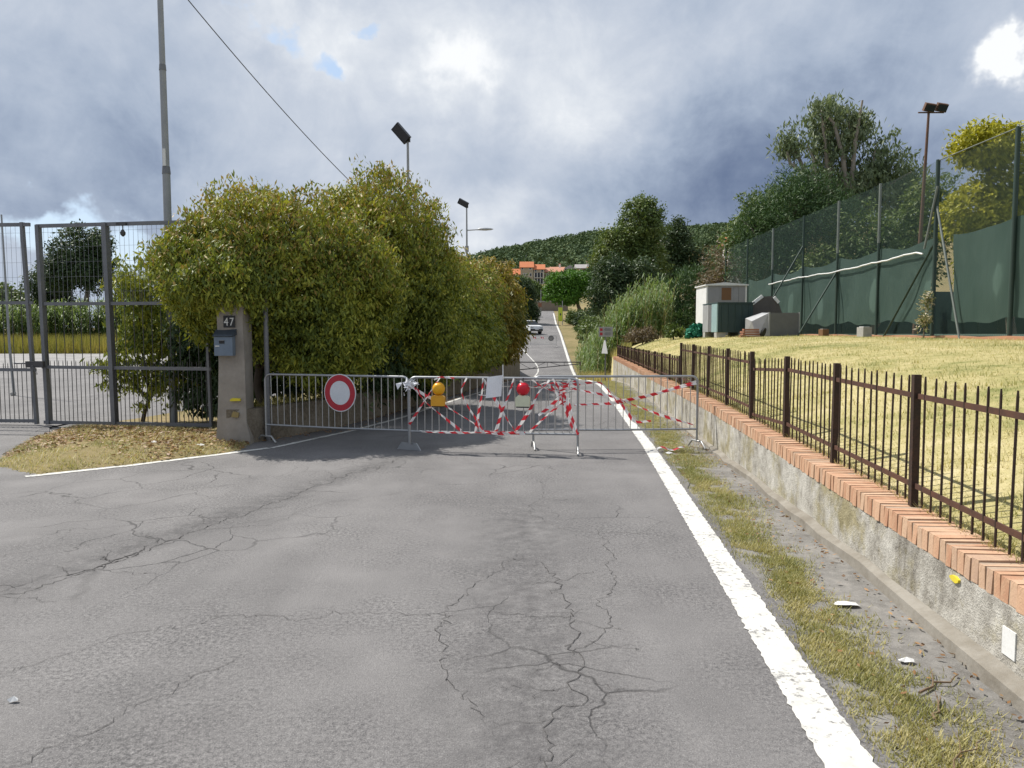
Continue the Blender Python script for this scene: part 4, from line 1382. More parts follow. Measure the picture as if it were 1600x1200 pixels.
TL = ['short warning tape tied from the plastic bag toward the yellow lamp', 'warning tape slanting from the plastic bag to the bottom rail', 'warning tape slanting from under the yellow lamp to the bottom rail', 'warning tape hung over the top rail behind the yellow lamp', 'bent wide warning tape between the yellow lamp and the paper', 'upright warning tape beside the paper on the yellow lamp side', 'warning tape running from behind the paper down below the red lamp', 'wide warning tape slanting down between the paper and the red lamp', 'wide warning tape slanting from the top rail down past the red lamp', 'wide warning tape dropping to the foot where two barriers overlap', 'warning tape rising from the bottom rail to the overlap of two barriers', 'wide warning tape forming one arm of the V over the overlap', 'wide warning tape forming the other arm of the V over the overlap', 'warning tape lying along the bottom rail below the yellow lamp', 'warning tape lying along the bottom rail below the red lamp', 'crumpled warning tape bunched on the bottom rail below the paper', 'warning tape looped along the top rail where two barriers overlap', 'warning tape knotted on the top rail above the yellow lamp', 'warning tape sagging in a shallow curve beside the red lamp', 'warning tape hanging nearly straight down the middle of the overlap', 'warning tape crossing upward through the V over the overlap', 'short warning tape swag on the top rail just past the red lamp']
T2 = [[(.02, .90), (.273, .747)], [(.10, .85), (.263, .658), (.733, .292)], [(.27, .76), (.5, .643), (.977, .367), (1.02, .29)], [(.448, 1.02), (.319, .837), (.209, .675), (.004, .368)],
      [(.817, 1.02), (.727, .841), (.816, .648), (.95, .447), (1.039, .265)], [(1.041, 1.02), (1.023, .801), (.959, .42), (.93, .28)], [(1.06, 1.0), (1.085, .933), (1.378, .454), (1.511, .27)],
      [(1.466, 1.02), (1.405, .805), (1.307, .585), (1.21, .27)], [(1.95, 1.0), (1.80, .836), (1.687, .59), (1.47, .27)], [(1.922, .97), (2.165, .685), (2.279, .426), (2.34, .27)],
      [(2.22, .76), (1.992, .595), (1.757, .373), (1.68, .29)], [(1.99, 1.02), (2.209, .702), (2.25, .55)], [(2.22, 1.02), (2.079, .683), (2.02, .60)], [(.18, .27), (.5, .262), (.751, .27)], [(.70, .262), (1.2, .285), (1.62, .275)], [(1.0, .29), (1.3, .262), (1.56, .285)],
      [(1.88, .93), (2.03, .975), (2.2, .945), (2.3, .99)], [(.36, .99), (.45, 1.03), (.56, 1.02), (.64, 1.015)],
      [(1.72, 1.0), (1.86, .90), (2.05, .84), (2.20, .90)], [(2.06, .98), (2.10, .80), (2.16, .62), (2.24, .40), (2.30, .28)], [(1.80, .52), (1.98, .66), (2.12, .82), (2.30, .90)], [(1.55, .99), (1.70, .88), (1.90, .97)]]
for i, q in enumerate(T2):
    tape(q, B2, .028 + .004 * (i % 4), i, TL[i], width=(.060 if i in (4, 7, 8, 9, 11, 12) else .044))
T3 = [[(2.30, .95), (1.692, .766), (1.146, .641), (.575, .625)], [(2.30, .92), (1.51, .72), (1.055, .655)], [(.33, .86), (.601, .914), (.926, .949), (.99, .90), (1.18, .66)], [(.492, .86), (1.146, .731), (1.374, .631), (1.878, .446), (2.28, .33)], [(1.20, .68), (1.28, .58), (1.422, .367), (1.66, .393)]]
for i, q in enumerate(T3):
    tape(q, B3, .026 + .004 * (i % 3), 50 + i, ['long taut warning tape from the wall end post to the overlap', 'second taut warning tape close below the long one at the wall end', 'warning tape looping over the white edge line near the overlap', 'warning tape sagging from the overlap to the foot of the wall end post', 'warning tape bent to a level tail above the grass verge'][i], width=(.060 if i < 2 else .042))
# a torn end lying on the verge
V, uv = [], []
for i in range(16):
    t_ = i / 15
    x, y = 1.98 + .40 * t_, 10.42 + .10 * t_ + .03 * math.sin(6 * t_)
    z = .045 + .02 * math.sin(9 * t_)
    V += [(x, y - .02, z - .006), (x + .005, y + .025, z + .01)]
    uv += [(t_ * .42, 0), (t_ * .42, 1)]
k = np.arange(15) * 2
tag(new_obj('barrier_tape', np_mesh('barrier_tape', np.array(V) - np.array([2.2, 10.45, 0]), np.stack([k, k + 1, k + 3, k + 2], 1), 'warning_tape', np.array(uv), True), None, (2.2, 10.45, 0)), 'torn end of red and white tape lying on the grass verge', 'tape')

# ------------------------------------------------------------------ middle distance on the road
sa = thing('swing_barrier', 'dark tubular swing barrier closing the road in the dip', 'barrier', (-.6, 50, float(hr(50))))
z0 = float(hr(50))
MB().tube([(0, 0, .96), (5.0, 0, .96)], .035, 8).build('top_tube', 'gate_dark', sa)
MB().tube([(0, 0, .36), (5.0, 0, .84)], .030, 8).build('lower_tube', 'gate_dark', sa)
for x, x2 in ((.9, .9), (1.8, 1.0), (1.9, 2.8), (2.9, 2.9), (3.8, 3.0), (4.0, 4.0)):
    MB().tube([(x, 0, .36 + .48 * x / 5), (x2, 0, .96)], .016, 6).build('strut', 'gate_dark', sa)
MB().tube([(-.05, 0, -.1), (-.05, 0, 1.15)], .07, 10).build('hinge_post', 'gate_dark', sa)
MB().tube([(5.05, 0, -.1), (5.05, 0, 1.0)], .05, 10).build('rest_post', 'gate_dark', sa)

fb = barrier('distant crowd barrier across the road beyond the dip', (1.7, 70.0), (4.03, 70.0), ((1, 0), (1, 0)), group=None, z=float(hr(70)))
fs = thing('prohibition_sign', 'small round dark ringed sign on the distant barrier', 'road sign', (3.55, 69.9, float(hr(70)) + .80))
ring(.18, .25, -.012, -.002, 24).build('ring', 'cabinet_grey', fs)
MB().lathe([(.182, 0), (.182, .004)], 24, (0, 0, 0), (PI / 2, 0, 0)).build('disc', 'gravel', fs)
for i, x in enumerate((.15, .85)):
    V = np.array([(0, 0, 0), (.35, 0, -.04), (.35, 0, .12), (0, 0, .16)])
    tag(new_obj('barrier_tape', np_mesh('barrier_tape', V, np.array([[0, 1, 2, 3]]), 'warning_tape', np.array([(0, 0), (.35, 0), (.35, 1), (0, 1)])), None, (1.7 + x, 69.94, float(hr(70)) + .8)), ('scrap of warning tape at the end of the distant barrier', 'scrap of warning tape near the ringed sign on the distant barrier')[i], 'tape', 'tape scraps on the distant barrier')

cn = thing('traffic_cone', 'red and white traffic cone beside the parked car lay-by', 'cone', (.22, 58, float(hr(58))))
MB().lathe([(.20, .03), (.16, .12), (.13, .24)], 16).build('lower_band', 'cone_red', cn, smooth=True)
MB().lathe([(.129, .24), (.10, .42)], 16).build('white_band', 'plate_white', cn, smooth=True)
MB().lathe([(.099, .42), (.05, .66), (.03, .70)], 16).build('tip', 'cone_red', cn, smooth=True)
MB().box((0, 0, .015), (.44, .44, .035)).build('base', 'black_rubber', cn)

# sign with two red symbols, and a white narrow triangle below it
sp = thing('sign_post', 'grey sign plate with two red symbols on a post by the reeds', 'road sign', (3.97, 32.6, float(hr(32.6))))
h0 = float(hr(32.6))
MB().tube([(0, .03, -.1), (0, .03, 1.95)], .026, 8).build('post', 'gate_steel', sp)
MB().box((0, 0, 1.64 - h0), (.60, .012, .42)).build('plate', 'sign_back', sp)
for dz in (.09, -.09):
    MB().box((-.19, -.008, 1.64 - h0 + dz), (.11, .008, .11)).build('red_symbol', 'sign_red', sp)
    for k in (-1, 0, 1):
        MB().box((.08, -.008, 1.64 - h0 + dz + k * .042), (.30 - .05 * abs(k), .008, .015)).build('text_line', 'gate_dark', sp)
o = MB().prism([(-.19, .72 - h0), (.19, .72 - h0), (.04, 1.28 - h0), (-.04, 1.28 - h0)], 'y', -.06, -.045).build('white_triangle', 'white_plastic', sp)
o.rotation_euler = (0, 0, -.95)

# car in the lay-by
cz = float(hr(82))
car = thing('parked_car', 'small white car with dark windows parked in the lay-by', 'car', (1.75, 83, cz), math.radians(28))
def car_section(profile, hw_lo, hw_hi, zlo, zhi):
    m = MB()
    n = len(profile)
    L = []
    for sgn in (-1, 1):
        for (y, z) in profile:
            k = (z - zlo) / (zhi - zlo)
            L.append((sgn * (hw_lo + (hw_hi - hw_lo) * max(0, min(1, k))), y, z))
    fs_ = [tuple(range(n)), tuple(range(2 * n - 1, n - 1, -1))]
    fs_ += [(i, n + i, n + (i + 1) % n, (i + 1) % n) for i in range(n)]
    return m.add(L, fs_)
car_section([(-1.78, .32), (-1.85, .55), (-1.75, .86), (-.98, .98), (1.62, .98), (1.80, .80), (1.82, .35)], .80, .78, .3, 1.0).build('body', 'car_white', car)
car_section([(-.98, .97), (-.42, 1.44), (1.25, 1.47), (1.68, .97)], .76, .62, .97, 1.47).build('cabin', 'car_glass', car)
car_section([(-.45, 1.435), (-.35, 1.49), (1.2, 1.52), (1.30, 1.465)], .64, .60, 1.43, 1.52).build('roof', 'car_white', car)
for x in (-.77, .77):
    for y in (-1.15, 1.15):
        w_ = MB().lathe([(.30, -.09), (.31, -.06), (.31, .06), (.30, .09)], 18, (x, y, .31), (0, PI / 2, 0)).build('wheel', 'black_rubber', car, smooth=True)
        MB().lathe([(.19, -.005), (.17, .0), (.05, .012)], 14, (x + .085 * (1 if x > 0 else -1), y, .31), (0, PI / 2 * (1 if x > 0 else -1), 0)).build('rim', 'car_lamp', w_)
for x in (-.56, .56):
    MB().box((x, -1.80, .72), (.30, .10, .15), (-.2, 0, 0)).build('headlight', 'car_lamp', car)
    MB().box((x * 1.52, -.72, 1.02), (.16, .09, .11)).build('mirror', 'car_dark', car)
MB().box((0, -1.84, .46), (1.45, .08, .20)).build('bumper', 'car_dark', car)
MB().box((0, -1.89, .52), (.44, .012, .11)).build('number_plate', 'plate_pale', car)

yb = thing('warning_board', 'tall fluorescent yellow board on a grey post beside the far road', 'sign', (6.15, 98, float(hr(98))), .95)
MB().box((0, 0, 1.35), (.95, .03, 1.75)).build('board', 'fluo_yellow', yb)
MB().lathe([(.16, 0), (.16, .006)], 14, (0, -.018, 1.35), (PI / 2, 0, 0)).build('emblem', 'gate_dark', yb)
MB().tube([(.58, .06, -.1), (.58, .06, 3.1)], .05, 8).build('post', 'pole_grey', yb)
MB().tube([(-.38, .06, -.1), (-.38, .06, 2.2)], .04, 8).build('post', 'pole_grey', yb)
fp2 = thing('marker_pole', 'slender grey pole with an orange box at the far bend', 'pole', (4.35, 116, float(hr(116))))
MB().tube([(0, 0, -.1), (0, 0, 4.2)], .06, 8).build('pole', 'pole_grey', fp2)
MB().box((-.15, 0, 1.9), (.5, .3, .6)).build('box', 'plank_rust', fp2)
fw = thing('stone_wall', 'grey stone wall closing the view at the far bend', 'wall', (5.5, 138, float(hr(138))))
MB().box((0, 0, .6), (9, .5, 2.0)).build('wall_face', 'stone_dark', fw)
MB().box((0, 0, 1.66), (9.1, .62, .12)).build('coping', 'block_grey', fw)

# ------------------------------------------------------------------ tennis court fence
CX = lambda y: 9.55 + .018 * y
CZ = 1.46
ct = thing('court_fence', 'tall green court fence with shade cloth above the grass bank', 'fence', (CX(15.2), 15.2, CZ))
ox, oy = CX(15.2), 15.2
CY = [9.2, 12.3, 15.2, 18.1, 21.0, 23.75, 26.7, 30.0, 33.4, 37.0]
TOP = 5.62 - CZ
for i, y in enumerate(CY):
    pale = i in (4, 5, 7)
    MB().tube([(CX(y) - ox, y - oy, -.1), (CX(y) - ox, y - oy, TOP * .62), (CX(y) - ox, y - oy, TOP)], .036 if i not in (2, 3) else .048, 10).build('post', 'court_post', ct, smooth=True)
    if pale:
        MB().tube([(CX(y) - ox, y - oy, TOP * .62), (CX(y) - ox, y - oy, TOP + .005)], .0375, 10).build('post_sleeve', 'court_post_pale', ct, smooth=True)
def sheet(name, mat, z0_, z1_, ya, yb, off, wav, parent, seed, dy=.25, nz=6, sag=0.0, zfun=None):
    r = np.random.default_rng(seed)
    ys = np.arange(ya, yb + .01, dy)
    V, uv = [], []
    ph = r.random(4) * 6
    for y in ys:
        for j in range(nz):
            t_ = j / (nz - 1)
            zz0 = z0_ + .05 * math.sin(y * 2.1 + ph[0]) + .03 * math.sin(y * 5.3 + ph[1])
            dist = min(abs(y - q) for q in CY)
            zz1 = z1_ - sag * min(dist, 1.3) / 1.3 + .015 * math.sin(y * 4 + ph[2])
            z = zz0 + (zz1 - zz0) * t_
            x = CX(y) - ox + off + wav * (math.sin(y * 1.9 + ph[2] + 2 * t_) + .5 * math.sin(y * 4.7 + ph[3])) * math.sin(PI * min(1, t_ + .15))
            V.append((x, y - oy, z))
            uv.append((y, z))
    n = nz
    k = (np.arange(len(ys) - 1)[:, None] * n + np.arange(n - 1)[None]).ravel()
    Q = np.stack([k, k + 1, k + n + 1, k + n], 1)
    return new_obj(name, np_mesh(name, np.array(V), Q, mat, np.array(uv), True), parent)
sheet('shade_cloth', 'shade_cloth', .42, 2.42, 18.25, 37.0, .06, .04, ct, 1, sag=.14, nz=10)
sheet('shade_cloth', 'shade_cloth', .42, 2.44, 9.2, 17.45, .06, .04, ct, 2, sag=.12, nz=10)
sheet('netting', 'court_net', 0.02, TOP - .02, 9.2, 37.0, .02, .004, ct, 3, dy=.5, nz=3)
for za in (TOP - .02, .06):
    MB().tube([(CX(y) - ox, y - oy, za) for y in (9.2, 18.1)] if za > 1 else [(CX(y) - ox, y - oy, za) for y in (9.2, 37)], .012, 6).build('wire', 'court_post_pale', ct)
for a_, b_, mt in (((CX(26.7), 26.7, 4.6), (8.15, 26.4, 1.42), 'court_post'), ((CX(23.75), 23.75, 3.5), (8.75, 23.7, 1.42), 'court_post'), ((CX(18.1), 18.1, 3.75), (CX(20.4) - .1, 20.4, 1.45), 'court_post'), ((CX(18.1), 18.1, 4.6), (CX(16.7) - .1, 16.75, 1.45), 'court_post_pale'), ((CX(18.1) - .05, 18.0, 5.0), (CX(18.3) - .12, 18.35, 3.6), 'court_post_pale')):
    MB().tube([(a_[0] - ox, a_[1] - oy, a_[2] - CZ), (b_[0] - ox, b_[1] - oy, b_[2] - CZ)], .027, 8).build('brace', mt, ct, smooth=True)
m = MB()
ys = np.arange(9.2, 37.1, .5)
for y in ys:
    j = .015 * math.sin(y * 3)
    m.v += [(CX(y) - ox - .10, y - oy, -.12), (CX(y) - ox - .10 + j, y - oy, .09 + j), (CX(y) - ox + .12, y - oy, .09 + j), (CX(y) - ox + .12, y - oy, -.12)]
for i in range(len(ys) - 1):
    a = i * 4
    m.f += [(a, a + 1, a + 5, a + 4), (a + 1, a + 2, a + 6, a + 5), (a + 2, a + 3, a + 7, a + 6)]
m.build('kerb', 'kerb_orange', ct)
cf = MB().add([(CX(9) + .15, 9, CZ + .085), (34, 9, CZ + .085), (34, 37.5, CZ + .085), (CX(37.5) + .15, 37.5, CZ + .085)], [(0, 1, 2, 3)])
tag(cf.build('court_floor', 'court_floor'), None, None, kind='structure')
# far side windbreak of the court, added so the gap below the cloth stays dark
wb = thing('court_fence', 'dark windbreak added on the far side of the court for shade below the cloth', 'fence', (24, 24, CZ + .08))
for y in range(-14, 15, 4):
    MB().tube([(0, y, -.05), (0, y, 2.2)], .04, 8).build('post', 'court_post', wb)
MB().box((.06, 0, 1.0), (.03, 28, 2.0)).build('backdrop', 'tank_green', wb)
wb = thing('court_fence', 'dark windbreak added across the far end of the court to darken the cloth gap', 'fence', (22, 38, CZ))  # second dark sheet, added to hide bright ground behind the cloth gap
for x in range(-11, 13, 4):
    MB().tube([(x, 0, -.05), (x, 0, 2.3)], .04, 8).build('post', 'court_post', wb)
MB().box((0, .06, 1.1), (24, .03, 2.1)).build('backdrop', 'tank_green', wb)
# white strap along the cloth
pts = [(CX(y) - .03, y, z + .012 * math.sin(y * 3.3) + .006 * math.sin(y * 11)) for y, z in zip(np.linspace(18.6, 30.3, 40), np.interp(np.linspace(18.6, 30.3, 40), [18.6, 18.9, 21, 23.9, 26.7, 30.3], [3.52, 3.57, 3.52, 3.48, 3.52, 3.50]))]
tag(MB().tube(pts, .022, 6).build('white_strap', 'white_plastic', None, smooth=True), 'white strap strung along the court shade cloth', 'strap')

# ------------------------------------------------------------------ things dumped at the head of the bank
def gz(x, y):
    return float(land(np.array([x]), np.array([y]))[0])
def base_z(x0, x1, y0, y1):
    return min(gz(x, y) for x in (x0, x1) for y in (y0, y1)) - .03
sz = base_z(7.3, 8.8, 29, 30.6)
sh = thing('shed', 'white tool shed by the court, its shaded front panels coloured grey', 'shed', (8.05, 29.8, sz))
hh = 3.40 - sz
MB().box((-.72, 0, hh / 2), (.06, 1.6, hh)).build('side_wall', 'shed_white', sh)
MB().box((.74, 0, hh / 2), (.06, 1.6, hh)).build('side_wall', 'shed_white', sh)
MB().box((0, .77, hh / 2), (1.42, .06, hh - .01)).build('back_wall', 'shed_white', sh)
for x, w, mt in ((-.46, .44, 'shed_white_shaded'), (.36, .20, 'shed_white_shaded'), (.60, .26, 'shed_white_shaded')):
    MB().box((x, -.77, hh / 2 - .01), (w, .05, hh - .03)).build('front_panel', mt, sh)
MB().box((0.01, -.775, hh / 2 - .01), (.49, .045, hh - .03)).build('front_panel', 'shed_white_shaded', sh)
MB().box((0.0, -.782, hh - .34), (.36, .05, .46)).build('door_board', 'board_brown', sh)
MB().prism([(-.80, hh + .01), (-.05, hh + .09), (.82, hh + .01), (.82, hh - .03), (-.80, hh - .03)], 'y', -.86, .86).build('roof', 'shed_white', sh)

tz = base_z(6.69, 7.86, 25, 27)
tk = thing('water_tank', 'dark green box tank with pale side panels standing on blocks', 'tank', (7.27, 26.0, tz))
zb_, zt_ = .22, 2.56 - tz
MB().box((0, 0, (zb_ + zt_) / 2), (1.12, 1.9, zt_ - zb_)).build('body', 'tank_green', tk)
for k in range(-2, 3):
    MB().box((k * .22, -.965, (zb_ + zt_) / 2), (.035, .03, zt_ - zb_ - .08)).build('rib', 'tank_green', tk)
MB().box((-.585, .55, (zb_ + zt_) / 2), (.04, .75, zt_ - zb_ - .02)).build('side_panel', 'panel_grey', tk)
MB().box((-.58, -.02, (zb_ + zt_) / 2), (.03, .36, zt_ - zb_ - .04)).build('side_panel', 'cabinet_grey', tk)
MB().box((-.59, -.60, (zb_ + zt_) / 2), (.04, .68, zt_ - zb_ - .02)).build('side_panel', 'tank_teal', tk)
MB().box((.0, 0, zt_ + .02), (1.20, 1.98, .04)).build('lid', 'tank_green', tk)
for x in (-.45, .42):
    for y in (-.75, .75):
        MB().box((x, y, .10), (.30, .30, .26)).build('support_block', 'block_grey', tk)

kz = base_z(7.95, 8.95, 23.9, 24.6)
cb = thing('metal_cabinet', 'overturned grey cabinet with its lit edge painted pale lying by the tank', 'cabinet', (8.45, 24.3, kz))
MB().box((.02, 0, .36), (.92, .70, .80)).build('body', 'cabinet_grey', cb)
MB().box((-.46, -.36, .37), (.05, .035, .82)).build('pale_edge', 'panel_grey', cb)  # paler strip: light on the left edge put into the colour
MB().box((.475, -.36, .37), (.03, .035, .82)).build('pale_edge', 'panel_grey', cb)
m = MB().add([(-.46, -.33, .76), (-.46, .35, .78), (-1.0, .30, .60), (-.92, -.10, .50), (-.80, -.25, -.02), (-.46, -.36, -.02), (-1.0, .3, 0)], [(0, 1, 2, 3), (0, 3, 4, 5), (3, 2, 6, 4)])
m.build('flap', 'panel_grey', cb)
hz_ = base_z(7.6, 9.0, 25.3, 26.0)
hd = thing('hood', 'grey brown gabled hood with white edges leaning behind the cabinet', 'hood', (8.35, 25.5, hz_))
q = [(-.55, 0), (-.55, 2.45 - hz_), (-.10, 2.80 - hz_), (.22, 2.82 - hz_), (.48, 2.55 - hz_), (.62, 2.15 - hz_), (.62, 0)]
MB().prism(q, 'y', 0, .35).build('shell', 'hood_brown', hd)
MB().bar((-.60, -.012, 2.42 - hz_), (-.08, -.012, 2.82 - hz_), .05, .10).build('pale_edge', 'white_plastic', hd)
MB().bar((.30, -.012, 2.78 - hz_), (.46, -.012, 2.60 - hz_), .05, .10).build('pale_edge', 'white_plastic', hd)
MB().prism([(.68, 0), (.68, 2.05 - hz_), (.80, 2.28 - hz_), (.93, 2.05 - hz_), (.93, 0)], 'y', .1, .3).build('dark_fin', 'tank_green', hd)

lz = base_z(7.1, 7.6, 23.6, 24.0)
for i in range(4):
    o = MB().box((0, 0, 0), (.60 - .05 * i, .30, .055)).build('plank', 'plank_rust', None, (7.33 + .03 * (i % 2), 23.75, lz + .05 + .07 * i))
    o.rotation_euler = (0, 0, .1 * (i % 3) - .1)
    tag(o, ('lowest and longest', 'second lowest', 'second highest', 'topmost and shortest')[i] + ' rusty red plank of the pile before the tank', 'plank', 'planks piled before the tank')
wh = thing('car_tyre', 'pale rimmed wheel leaning on the plank pile', 'wheel', (7.72, 23.65, gz(7.72, 23.65) + .13), .9)
MB().lathe([(.10, -.04), (.15, -.03), (.15, .03), (.10, .04)], 16, (0, 0, 0), (PI / 2 + .3, 0, 0)).build('tyre', 'black_rubber', wh, smooth=True)
MB().lathe([(.095, -.045), (.05, -.05)], 14, (0, 0, 0), (PI / 2 + .3, 0, 0)).build('rim', 'white_plastic', wh)
r = np.random.default_rng(8)
u = unit(r.normal(size=(400, 3)))
P = u * np.array([.40, .35, .42]) * (1 + lump(u * 1.0, 3, 3.0, .25))[:, None]
P[:, 2] = np.abs(P[:, 2])
V, Q = leaves(P, .22, .16, .1, u, r)
nb_ = tag(new_obj('net_bundle', np_mesh('net_bundle', V, Q, 'net_green'), None, (6.72, 27.6, gz(6.72, 27.6) + .02)), 'bundle of green netting heaped beside the shed', 'bundle')
for i, (x, y, s) in enumerate(((CX(20.7) - .45, 20.7, .20), (CX(23.6) - .5, 23.4, .16))):
    lab = ('pale concrete block on the grass below the court fence', 'smaller brown grey block at the foot of a court brace')[i]
    b = thing('concrete_block', lab, 'block', (x, y, gz(x, y) - .02), .3)
    MB().box((0, 0, s * .7), (s * 1.4, s * 1.2, s * 1.4)).build('body', 'block_grey' if i == 0 else 'board_brown', b)
    MB().box((0, 0, s * 1.43), (s * 1.0, s * .8, .02)).build('cap', 'plate_white' if i == 0 else 'block_grey', b)

# ------------------------------------------------------------------ floodlights and street lamp
def flood_pole(label, x, y, ztop, size, lean, name='floodlight_pole', arm=None):
    zb = gz(x, y)
    f = thing(name, label, 'floodlight', (x, y, zb))
    H = ztop - zb
    MB().tube([(0, 0, -.2), (0, 0, H * .6), (0, 0, H)], [.075, .055, .038], 10).build('pole', 'pole_grey', f, smooth=True)
    MB().box((-size * .32, -.05, H + size * .32), (size, .10, size * .52), (.45, lean, 0)).build('floodlight', 'flood_black', f)
    MB().box((-size * .30, -.13, H + size * .30), (size * .9, .02, size * .42), (.45, lean, 0)).build('lens', 'car_glass', f)
    MB().box((.02, 0, H + .02), (.12, .10, .16)).build('bracket', 'flood_black', f)
    if arm:
        za, L = arm[0] - zb, arm[1]
        MB().tube([(0, 0, za), (L * .5, 0, za + .03), (L, 0, za + .02)], .03, 8).build('arm', 'lamp_grey', f, smooth=True)
        m = MB()
        m.lathe([(.02, 0), (.11, .12), (.13, .40), (.09, .70), (.02, .82)], 14, (0, 0, 0), (0, PI / 2, 0))
        m.v = [(p[0] + L * .5 + .05, p[1], p[2] * .6 + za + .06) for p in m.v]
        m.build('street_lamp_head', 'lamp_grey', f, smooth=True)
        MB().tube([(0, -.02, za - 1.1), (0, -.04, za - .8)], .10, 8).build('junction_box', 'pole_grey', f)
    else:
        MB().tube([(0, -.02, H - 2.1), (0, -.02, H - 1.9)], .06, 8).build('clip', 'pole_grey', f)
    return f
flood_pole('dark floodlight tilted on a slim pole behind the tall hedge', -3.33, 25.0, 7.75, .62, .85)
flood_pole('floodlight pole with a street lamp on a side arm', -2.33, 40.0, 8.05, .55, .5, arm=(6.85, 1.0))
zb = gz(16.0, 30.0)
f = thing('floodlight_pole', 'rusty pole with twin floodlights beside the court', 'floodlight', (15.85, 30.0, zb))
MB().tube([(-.15, 0, -.2), (-.06, 0, 5.5 - zb), (.08, 0, 10.0 - zb)], [.10, .07, .045], 10).build('pole', 'flood_rust', f, smooth=True)
MB().tube([(-.32, 0, 10.0 - zb), (.66, 0, 10.0 - zb)], .028, 8).build('cross_arm', 'flood_rust', f)
for x in (.06, .52):
    h_ = MB().box((x, -.08, 10.17 - zb), (.40, .16, .30), (.5, .15, 0)).build('floodlight', 'flood_rust', f)
    MB().box((x, -.175, 10.12 - zb), (.34, .02, .22), (.5, .15, 0)).build('lens', 'flood_black', h_)

# ------------------------------------------------------------------ hedge along the road
HG = 'bushy yellow green trees of the roadside hedge'
SEED = ('leaf_hedge_seed', .42, .5)
tree('hedge_tree', 'broad yellow green hedge tree overhanging the gate pillar', 'tree', (-4.3, 13.0, 0),
     [(-4.05, 12.55, 2.62, 1.55, 1.35, 1.38), (-4.9, 12.45, 2.55, .75, .95, .85), (-3.1, 12.7, 1.55, 1.0, .95, .85), (-4.3, 11.6, 2.45, .95, .5, .62), (-4.25, 11.12, 2.36, .55, .30, .36), (-2.75, 13.1, 2.3, .85, 1.0, 1.2)],
     None, 4600, 30, .115, .088, .030, 'leaf_hedge', 21, HG, 'bark_dark', .09, 1.1, .5, .15, 2.4, SEED, 14, .2)
tree('hedge_tree', 'tallest domed hedge tree behind the first crowd barrier', 'tree', (-2.9, 15.7, .3),
     [(-2.65, 15.5, 2.85, 1.45, 1.55, 1.98), (-2.0, 15.9, 2.2, 1.05, 1.5, 1.5), (-1.75, 16.4, 1.2, .75, 1.4, .7), (-3.3, 15.4, 3.0, 1.0, 1.2, 1.5)],
     None, 4600, 28, .125, .096, .033, 'leaf_hedge', 22, HG, 'bark_dark', .12, 1.05, .5, .14, 2.2, SEED, 12, .3)
tree('hedge_tree', 'lower rounded hedge tree beyond the tallest one', 'tree', (-1.6, 20.8, .3),
     [(-1.5, 20.6, 2.25, .90, 1.5, 1.5), (-1.3, 20.6, 1.4, .85, 1.6, .85), (-1.05, 23.0, 2.3, .80, 1.4, 1.45), (-.9, 23.0, 1.4, .75, 1.4, .9)],
     None, 2200, 26, .15, .12, .042, 'leaf_hedge', 23, HG, 'bark_dark', .10, 1.0, .5, .15, 2.2, SEED, 8, .3)
tree('hedge_tree', 'orange tinged hedge tree at the end of the row by the dip', 'tree', (-.9, 29.0, .3),
     [(-.75, 28.4, 2.75, 1.05, 1.9, 1.65), (-.5, 28.8, 1.7, 1.0, 2.1, 1.2), (-.42, 31.5, 2.3, .85, 1.6, 1.6), (-.95, 26.2, 2.2, .8, 1.2, 1.5)],
     None, 1900, 24, .19, .16, .055, 'leaf_hedge_orange', 24, HG, 'bark_dark', .12, 1.0, .5, .2, 1.9, SEED, 8, .3)
tree('hedge_shrub', 'thin drooping shrub growing through the gate bars', 'shrub', (-6.9, 14.2, 0),
     [(-6.75, 13.9, 2.4, .70, .45, .75), (-6.6, 13.9, 1.5, .75, .4, .8), (-7.1, 13.8, .9, .40, .3, .4), (-6.4, 14.1, .75, .7, .4, .6), (-6.0, 14.0, 2.9, .6, .5, .5)],
     None, 420, 20, .11, .115, .036, 'leaf_hedge', 25, None, 'bark_dark', .045, 1.2, .7, .3, 2.6, None, 8, .2)
tree('hedge_shrub', 'dark leaf mass added for the shade behind the gate leaf', 'shrub', (-5.3, 14.4, 0),  # added to stop light showing through; hedge shade put into dark leaves
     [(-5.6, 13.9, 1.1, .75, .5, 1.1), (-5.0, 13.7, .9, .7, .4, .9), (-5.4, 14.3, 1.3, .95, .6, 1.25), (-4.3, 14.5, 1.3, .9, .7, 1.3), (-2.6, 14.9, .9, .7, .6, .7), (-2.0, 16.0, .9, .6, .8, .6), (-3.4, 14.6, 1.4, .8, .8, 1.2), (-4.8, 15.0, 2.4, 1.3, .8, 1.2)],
     None, 1500, 26, .14, .13, .045, 'leaf_dark', 26, None, 'bark_dark', .07, .9, .8, .2, 1.8, None, 14, .2)

